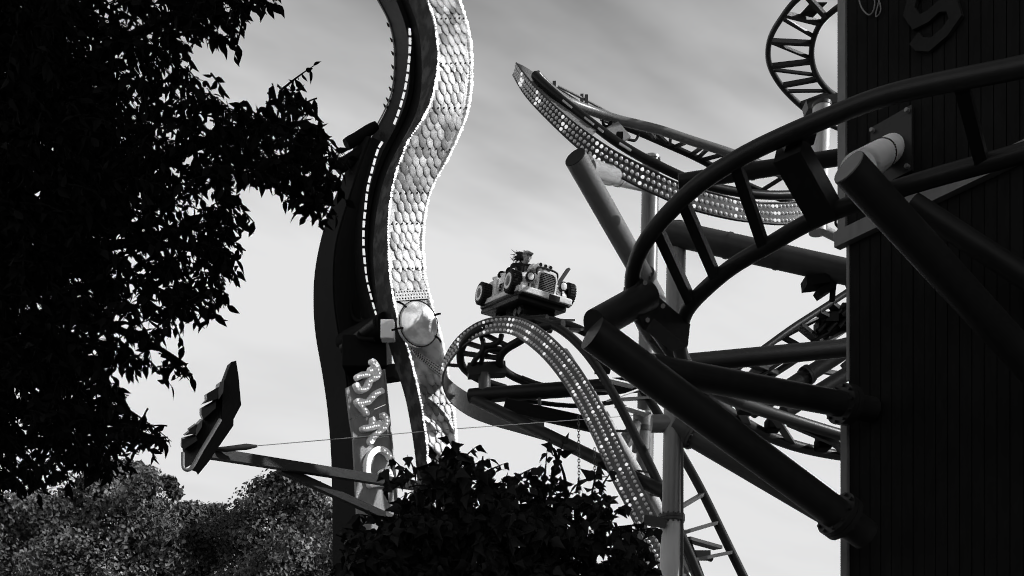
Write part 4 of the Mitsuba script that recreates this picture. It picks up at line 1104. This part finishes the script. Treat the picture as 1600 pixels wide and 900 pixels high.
for hxx, hyy, hzz, sg in ((-0.2, 0.37, sh - 0.2, 1), (-0.04, 0.39, sh - 0.14, -1)):
    for q in range(4):
        x = hxx + sg * (q - 1.5) * 0.02
        fg.append(tube(np.array([(x, hyy, hzz + 0.01), (x, hyy + 0.045, hzz + 0.012), (x, hyy + 0.065, hzz - 0.012), (x, hyy + 0.055, hzz - 0.036)]), [0.01, 0.01, 0.009, 0.008], 8))
    fg.append(tube(np.array([(hxx + sg * 0.035, hyy - 0.02, hzz), (hxx + sg * 0.045, hyy + 0.015, hzz - 0.01), (hxx + sg * 0.04, hyy + 0.045, hzz - 0.02)]), [0.012, 0.011, 0.009], 8))
put(k, 'fingers', loc(cat(fg)), 'skin', 50, stuff=True)
for sx in (-1, 1):
    put(k, 'eye', loc(tm(m3.Manifold.sphere(0.012, 10).translate([hx + sx * 0.033, hy + 0.08, hz + 0.01]))), 'black_part', True)
put(k, 'mouth', loc(bar((hx - 0.025, hy + 0.086, hz - 0.06), (hx + 0.025, hy + 0.086, hz - 0.06), 0.012, 0.008)), 'black_part', False)
crown = tm(m3.Manifold.sphere(0.105, 20).scale([1, 1.08, 0.85]).translate([hx, hy - 0.005, hz + 0.035]) - m3.Manifold.cube([1, 1, 0.5], True).translate([hx, hy, hz - 0.215]))
brim = tm(m3.Manifold.batch_hull([m3.Manifold.cylinder(0.012, 0.085, 0.085, 20, True).translate([hx, hy + 0.05, hz + 0.045]), m3.Manifold.cylinder(0.012, 0.07, 0.07, 20, True).translate([hx, hy + 0.13, hz + 0.04])]))
put(k, 'cap', loc(cat(crown, brim)), 'cap', 40, stuff=False)
hr = []
rr_ = np.random.default_rng(3)
for i in range(150):
    a = rr_.uniform(-1.2, 1.2)
    p0 = np.array([hx + 0.09 * math.sin(a), hy - 0.09 * math.cos(a), hz + rr_.uniform(-0.03, 0.06)])
    d = np.array([-0.13 + 0.09 * rr_.normal(), -0.2 - 0.08 * rr_.random(), -0.02 + 0.07 * rr_.normal()]) * rr_.uniform(0.4, 0.85)
    hr.append(tube(np.array([p0, p0 + d * 0.4 + (0, 0, 0.02), p0 + d * 0.75 + (0, 0, rr_.normal() * 0.02), p0 + d + (0, 0, rr_.normal() * 0.04)]), [0.016, 0.014, 0.009, 0.003], 5))
put(k, 'hair', loc(cat(hr)), 'hair', 50, stuff=True)

# ------------------------------------------------------------------ foliage
def leaf_mesh(kind):
    if kind in ('ovate', 'broad'):
        st = [(0, 0.0), (0.08, 0.34), (0.2, 0.62), (0.36, 0.7), (0.5, 0.46), (0.72, 0.26), (1.05, 0.0)] if kind == 'broad' else [(0, 0.0), (0.12, 0.2), (0.32, 0.44), (0.55, 0.4), (0.8, 0.18), (1.0, 0.0)]
        v, f = [], []
        for y, w in st:
            v += [(-w * 0.5, y, 0.12 * w - 0.25 * y * y), (0, y, -0.25 * y * y - 0.05 * w), (w * 0.5, y, 0.12 * w - 0.25 * y * y)]
        for i in range(len(st) - 1):
            for j in (0, 1):
                a = i * 3 + j
                f += [[a, a + 1, a + 4], [a, a + 4, a + 3]]
        return np.array(v, float), np.array(f)


LEAVES = {q: leaf_mesh(q) for q in ('ovate', 'broad')}


def spray(r, o, d, length, n, size, droop):
    """(matrices of the leaves, twig path) of one drooping twig that starts at o and heads along d."""
    t = np.linspace(0, 1, 7)[:, None]
    path = o + d * length * t + np.array([0, 0, -1]) * droop * length * t ** 2
    ms = []
    for i in range(n):
        u = (i + 0.6) / n
        c = np.array([np.interp(u, t[:, 0], path[:, q]) for q in range(3)])
        ax = unit(d * 0.35 + r.normal(0, 0.42, 3) + np.array([0, 0, -0.75]) + (np.array([-d[1], d[0], 0]) * (0.6 if i % 2 else -0.6)))
        nrm = unit(np.cross(ax, r.normal(0, 1, 3)))
        s = size * r.uniform(0.65, 1.2)
        ms.append(frame(c, np.cross(ax, nrm), ax, nrm, (s, s, s)))
    return ms, path


def foliage_tree(k, seed, poly, y0, y1, nspray, per, size, kind, mat, trunk, boughs, edge=(), inner=None, leaves_apart=280):
    r = np.random.default_rng(seed)
    pg = Polygon(poly)
    core = pg.buffer(-12 if kind == 'ovate' else -15)
    ms, tw = [], []
    x0, ya, x1, yb = pg.bounds
    tot = 0
    while tot < nspray:
        px, py = r.uniform(x0, x1), r.uniform(ya, yb)
        if not core.contains(Point(px, py)):
            continue
        if inner and r.random() > inner(px, py):
            continue
        tot += 1
        Y = r.uniform(y0, y1)
        L = r.uniform(0.12, 0.26)
        d = unit([r.normal(0.25, 0.7), r.normal(-0.2, 0.6), r.normal(0.05, 0.35)])
        q = P(px, py, Y)
        m, p = spray(r, q - d * L * 0.5, d, L, per, size, 0.5)
        ms += m
        tw.append(tube(p, np.linspace(0.005, 0.0015, 7), 4, False))
    for (ax_, ay_, bx_, by_, Y, n) in edge:
        a, b = P(ax_, ay_, Y), P(bx_, by_, Y - 0.1)
        m, p = spray(r, a, unit(b - a), np.linalg.norm(b - a), n, size, 0.08)
        ms += m
        tw.append(tube(p, np.linspace(0.007, 0.002, 7), 5, False))
    ms = np.array(ms)
    V, Fc = LEAVES[kind]
    # the leaves nearest to the outline and to the camera are the ones that can be told apart
    cen = ms[:, :3, 3]
    q = np.stack([800 + cen[:, 0] / cen[:, 1] * FPX, HOR - (cen[:, 2] - EYE) / cen[:, 1] * FPX], 1)
    score = np.array([pg.exterior.distance(Point(*p)) if 0 < p[0] < 1600 and 0 < p[1] < 900 else 999 for p in q]) + (cen[:, 1] - y0) * 6
    order = np.argsort(score)
    one = mikit.ply(trimesh.Trimesh(V, Fc, process=False), mat, smooth=True)
    for i in order[:leaves_apart]:
        put(k, 'leaf', {**one, 'to_world': T(ms[i])}, None)
    put(k, 'foliage', many(V, Fc, ms[order[leaves_apart:]]), mat, True, stuff=True)
    put(k, 'twigs', cat(tw), 'bark', False, stuff=True)
    for b in trunk:
        put(k, 'trunk', tube(spl(b[0], 24, True), np.linspace(b[1], b[2], 24), 14), 'bark', 50)
    for b in boughs:
        put(k, 'branch', tube(spl(b[0], 20), np.linspace(b[1], b[2], 20), 8), 'bark', 50)


lt = thing('leafy_tree', 'large dark broadleaf tree hanging over the whole left side of the view', 'tree')
poly = [(-160, -120), (470, -120), (446, -20), (420, 12), (385, 12), (362, 45), (368, 88), (345, 70), (322, 58), (296, 62), (292, 92), (325, 100), (348, 122), (352, 150), (395, 145), (440, 132), (468, 122), (486, 150), (498, 188), (530, 215), (543, 245), (540, 290), (515, 325), (490, 340), (468, 318), (430, 298), (404, 286), (384, 290), (376, 312), (396, 340), (384, 368), (366, 385), (370, 405), (366, 440), (352, 470), (340, 498), (316, 492), (296, 482), (276, 486), (262, 500), (286, 540), (298, 584), (266, 588), (246, 572), (212, 572), (192, 592), (206, 625), (240, 645), (264, 680), (250, 704), (214, 692), (204, 720), (178, 742), (120, 735), (60, 765), (0, 770), (-160, 780)]
T0 = np.array([-4.1, 6.9, 0])
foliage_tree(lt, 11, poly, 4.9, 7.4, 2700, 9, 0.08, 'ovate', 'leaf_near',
             [([T0, T0 + (0.1, 0.05, 2.5), T0 + (0.3, -0.1, 5.0), T0 + (0.2, -0.2, 7.5), T0 + (0.4, -0.2, 9.5)], 0.24, 0.08)],
             [([(-20, 380, 6.8), (150, 300, 6.6), (300, 230, 6.2), (420, 200, 6.0), (480, 190, 5.9)], 0.07, 0.012), ([(0, 200, 6.7), (140, 100, 6.4), (260, 30, 6.2), (380, -10, 6.0)], 0.06, 0.012),
              ([(-20, 520, 6.8), (120, 500, 6.5), (240, 540, 6.2), (290, 570, 6.0)], 0.05, 0.01), ([(-40, 640, 6.8), (100, 640, 6.4), (200, 670, 6.2), (258, 690, 6.0)], 0.05, 0.01),
              ([(60, 420, 6.7), (200, 380, 6.4), (340, 400, 6.1)], 0.05, 0.01), ([(238, 20, 6.3), (225, 70, 6.2), (240, 110, 6.1)], 0.012, 0.006)],
             [(440, 140, 492, 96, 5.7, 9), (470, 150, 500, 185, 5.7, 6), (520, 300, 546, 240, 5.7, 7), (480, 190, 540, 235, 5.6, 10), (360, 20, 420, 0, 5.6, 7), (380, 30, 366, 85, 5.6, 7), (310, 60, 290, 80, 5.6, 4), (330, 115, 352, 140, 5.7, 6),
              (380, 330, 398, 345, 5.8, 4), (420, 285, 470, 318, 5.6, 8), (480, 320, 505, 345, 5.6, 6), (440, 290, 528, 330, 5.6, 10), (340, 430, 372, 390, 5.7, 7), (320, 470, 345, 500, 5.7, 6), (260, 560, 300, 585, 5.7, 8), (230, 560, 270, 600, 5.7, 6),
              (200, 640, 268, 682, 5.7, 9), (220, 690, 245, 712, 5.7, 5), (180, 690, 206, 725, 5.7, 6), (140, 700, 180, 742, 5.8, 7), (290, 470, 310, 500, 5.8, 5), (270, 500, 288, 540, 5.8, 6), (100, 715, 110, 760, 5.8, 8)],
             inner=lambda x, y: 1.0 if x < 160 else 0.75 if x < 330 else 0.95)
# a second layer of boughs deeper in the crown on its dense side
r_ = np.random.default_rng(5)
deep = []
for i in range(1500):
    px, py, Y = r_.uniform(-200, 190), r_.uniform(-120, 640), r_.uniform(6.6, 8.4)
    if px > 60 + 150 * math.sin(py / 150.0) ** 2 + 20:
        continue
    d = unit(r_.normal(0, 1, 3))
    deep += spray(r_, P(px, py, Y), d, 0.3, 10, 0.115, 0.5)[0]
put(lt, 'inner_foliage', many(*LEAVES['ovate'], np.array(deep)), 'leaf_near', True, stuff=True)

bs = thing('leafy_bush', 'dark broad leaf shrub rising in the lower middle in front of the serpent ride', 'shrub')
poly = [(505, 960), (508, 890), (528, 845), (560, 812), (590, 800), (616, 770), (604, 738), (615, 716), (646, 724), (672, 706), (706, 692), (736, 694), (762, 722), (800, 728), (822, 738), (850, 740), (862, 700), (880, 706), (884, 738), (910, 756), (934, 738), (952, 735), (966, 775), (985, 802), (1010, 832), (1024, 870), (1030, 960)]
B0 = np.array([-0.1, 6.4, 0])
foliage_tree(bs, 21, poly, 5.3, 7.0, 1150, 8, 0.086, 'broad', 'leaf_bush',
             [([B0, B0 + (0.05, 0.02, 1.0), B0 + (0.0, 0.0, 2.2)], 0.07, 0.03), ([B0 + (0.1, 0.05, 0), B0 + (0.4, 0.1, 1.2), B0 + (0.7, 0.0, 2.4)], 0.05, 0.02), ([B0 + (-0.1, 0.05, 0), B0 + (-0.35, 0.0, 1.2), B0 + (-0.6, -0.1, 2.4)], 0.05, 0.02)],
             [([(790, 960, 6.3), (760, 840, 6.2), (710, 740, 6.1), (700, 700, 6.0)], 0.025, 0.006), ([(830, 960, 6.3), (860, 850, 6.1), (885, 770, 6.0), (865, 700, 5.9)], 0.025, 0.006), ([(900, 930, 6.3), (940, 850, 6.2), (990, 820, 6.1)], 0.02, 0.006)],
             [(850, 760, 856, 688, 5.8, 6), (868, 740, 880, 686, 5.8, 6), (640, 745, 612, 712, 5.8, 6), (690, 720, 712, 690, 5.8, 7), (720, 720, 745, 694, 5.8, 6), (925, 770, 936, 716, 5.8, 6), (940, 760, 958, 730, 5.8, 5), (800, 750, 832, 728, 5.8, 6), (755, 740, 790, 720, 5.8, 6), (590, 810, 560, 800, 5.8, 7), (905, 800, 960, 770, 5.8, 7), (720, 725, 700, 684, 5.8, 5), (770, 745, 764, 712, 5.8, 4), (820, 755, 846, 722, 5.8, 5), (650, 740, 636, 708, 5.8, 4), (605, 770, 600, 728, 5.8, 6), (960, 800, 985, 782, 5.8, 5), (560, 830, 535, 822, 5.8, 6), (990, 830, 1028, 822, 5.8, 6), (900, 770, 905, 742, 5.8, 5), (870, 720, 858, 682, 5.8, 4), (930, 830, 1010, 812, 5.9, 9)],
             inner=lambda x, y: 0.25 if (880 < x < 985 and 765 < y < 875) else 0.34 if y < 795 else 1.0)


def hedge_tree(label, x, Y, top_y, halfw, seed, n=36000):
    """A full round-headed tree; x and top_y say where its head stands in the photograph, at depth Y."""
    k = thing('park_tree', label, 'tree', 'sunlit trees behind the ride')
    r = np.random.default_rng(seed)
    t = P(x, top_y, Y)
    hw = halfw / FPX * Y
    ztop, zlow = t[2], 4.0
    clumps = []
    for i in range(85):
        u = r.random()
        z = zlow + (ztop - 0.5 - zlow) * u ** 0.75
        rad = hw * math.sqrt(max(0.05, 1 - ((z - (zlow + ztop) / 2) / ((ztop - zlow) / 2 + 0.1)) ** 2)) * 0.9
        a = r.uniform(0, 2 * np.pi)
        q = rad * math.sqrt(r.random())
        clumps.append((np.array([t[0] + q * math.cos(a), Y + 0.8 * q * math.sin(a), z]), r.uniform(0.5, 0.95)))
    for i in range(26):
        a = r.uniform(-1.05, 1.05)
        clumps.append((np.array([t[0] + a * hw * 0.8, Y + r.normal() * 0.5, ztop - 0.25 - hw * 0.55 * abs(a) ** 2.2 + r.normal() * 0.16]), r.uniform(0.16, 0.45)))
    ms = []
    per = n // len(clumps)
    for c, rad in clumps:
        for i in range(per):
            d = unit(r.normal(0, 1, 3))
            p = c + d * rad * (1.08 - 0.5 * r.random() ** 1.6) * (1, 1, 0.85)
            if p[2] < 1.5:
                continue
            nr = unit(d + r.normal(0, 0.42, 3))
            ax = unit(np.cross(nr, r.normal(0, 1, 3)) + (0, 0, -0.35))
            nr = unit(nr - ax * (nr @ ax))
            s = r.uniform(0.09, 0.19)
            ms.append(frame(p, np.cross(ax, nr), ax, nr, (s, s, s)))
    V = np.array([(0, 0, 0), (0.32, 0.45, 0.05), (0, 1, -0.1), (-0.32, 0.45, 0.05)], float)
    put(k, 'crown', many(V, np.array([[0, 1, 2], [0, 2, 3]]), np.array(ms)), 'leaf_far', False, stuff=True)
    b = np.array([t[0], Y, 0])
    put(k, 'trunk', tube(spl([b, b + (0.1, 0, 2.5), b + (0, 0.1, 5.0), b + (0.15, 0, ztop - 2)], 16, True), np.linspace(0.28, 0.07, 16), 12), 'bark', 50)
    for i in range(5):
        a = r.uniform(0, 2 * np.pi)
        q = b + (0.05, 0.05, 2.4 + i * 0.9)
        put(k, 'limb', tube(spl([q, q + (0.5 * hw * math.cos(a), 0.4 * hw * math.sin(a), 1.0), q + (0.8 * hw * math.cos(a), 0.6 * hw * math.sin(a), 2.2)], 10, True), np.linspace(0.1, 0.03, 10), 8), 'bark', 50)


hedge_tree('sunlit tree in the lower left corner under the big dark tree', 40, 31, 772, 125, 31)
hedge_tree('sunlit tree with the highest domed head, below and left of the gondola', 205, 32, 728, 120, 32)
hedge_tree('low tree in the dip between the two taller heads, under the gondola', 318, 34, 790, 85, 33, 32000)
hedge_tree('sunlit tree just left of the dark pylon, under the gondola arm', 445, 32, 746, 95, 34)
hedge_tree('small tree directly behind the foot of the dark pylon', 560, 36, 800, 90, 35, 22000)
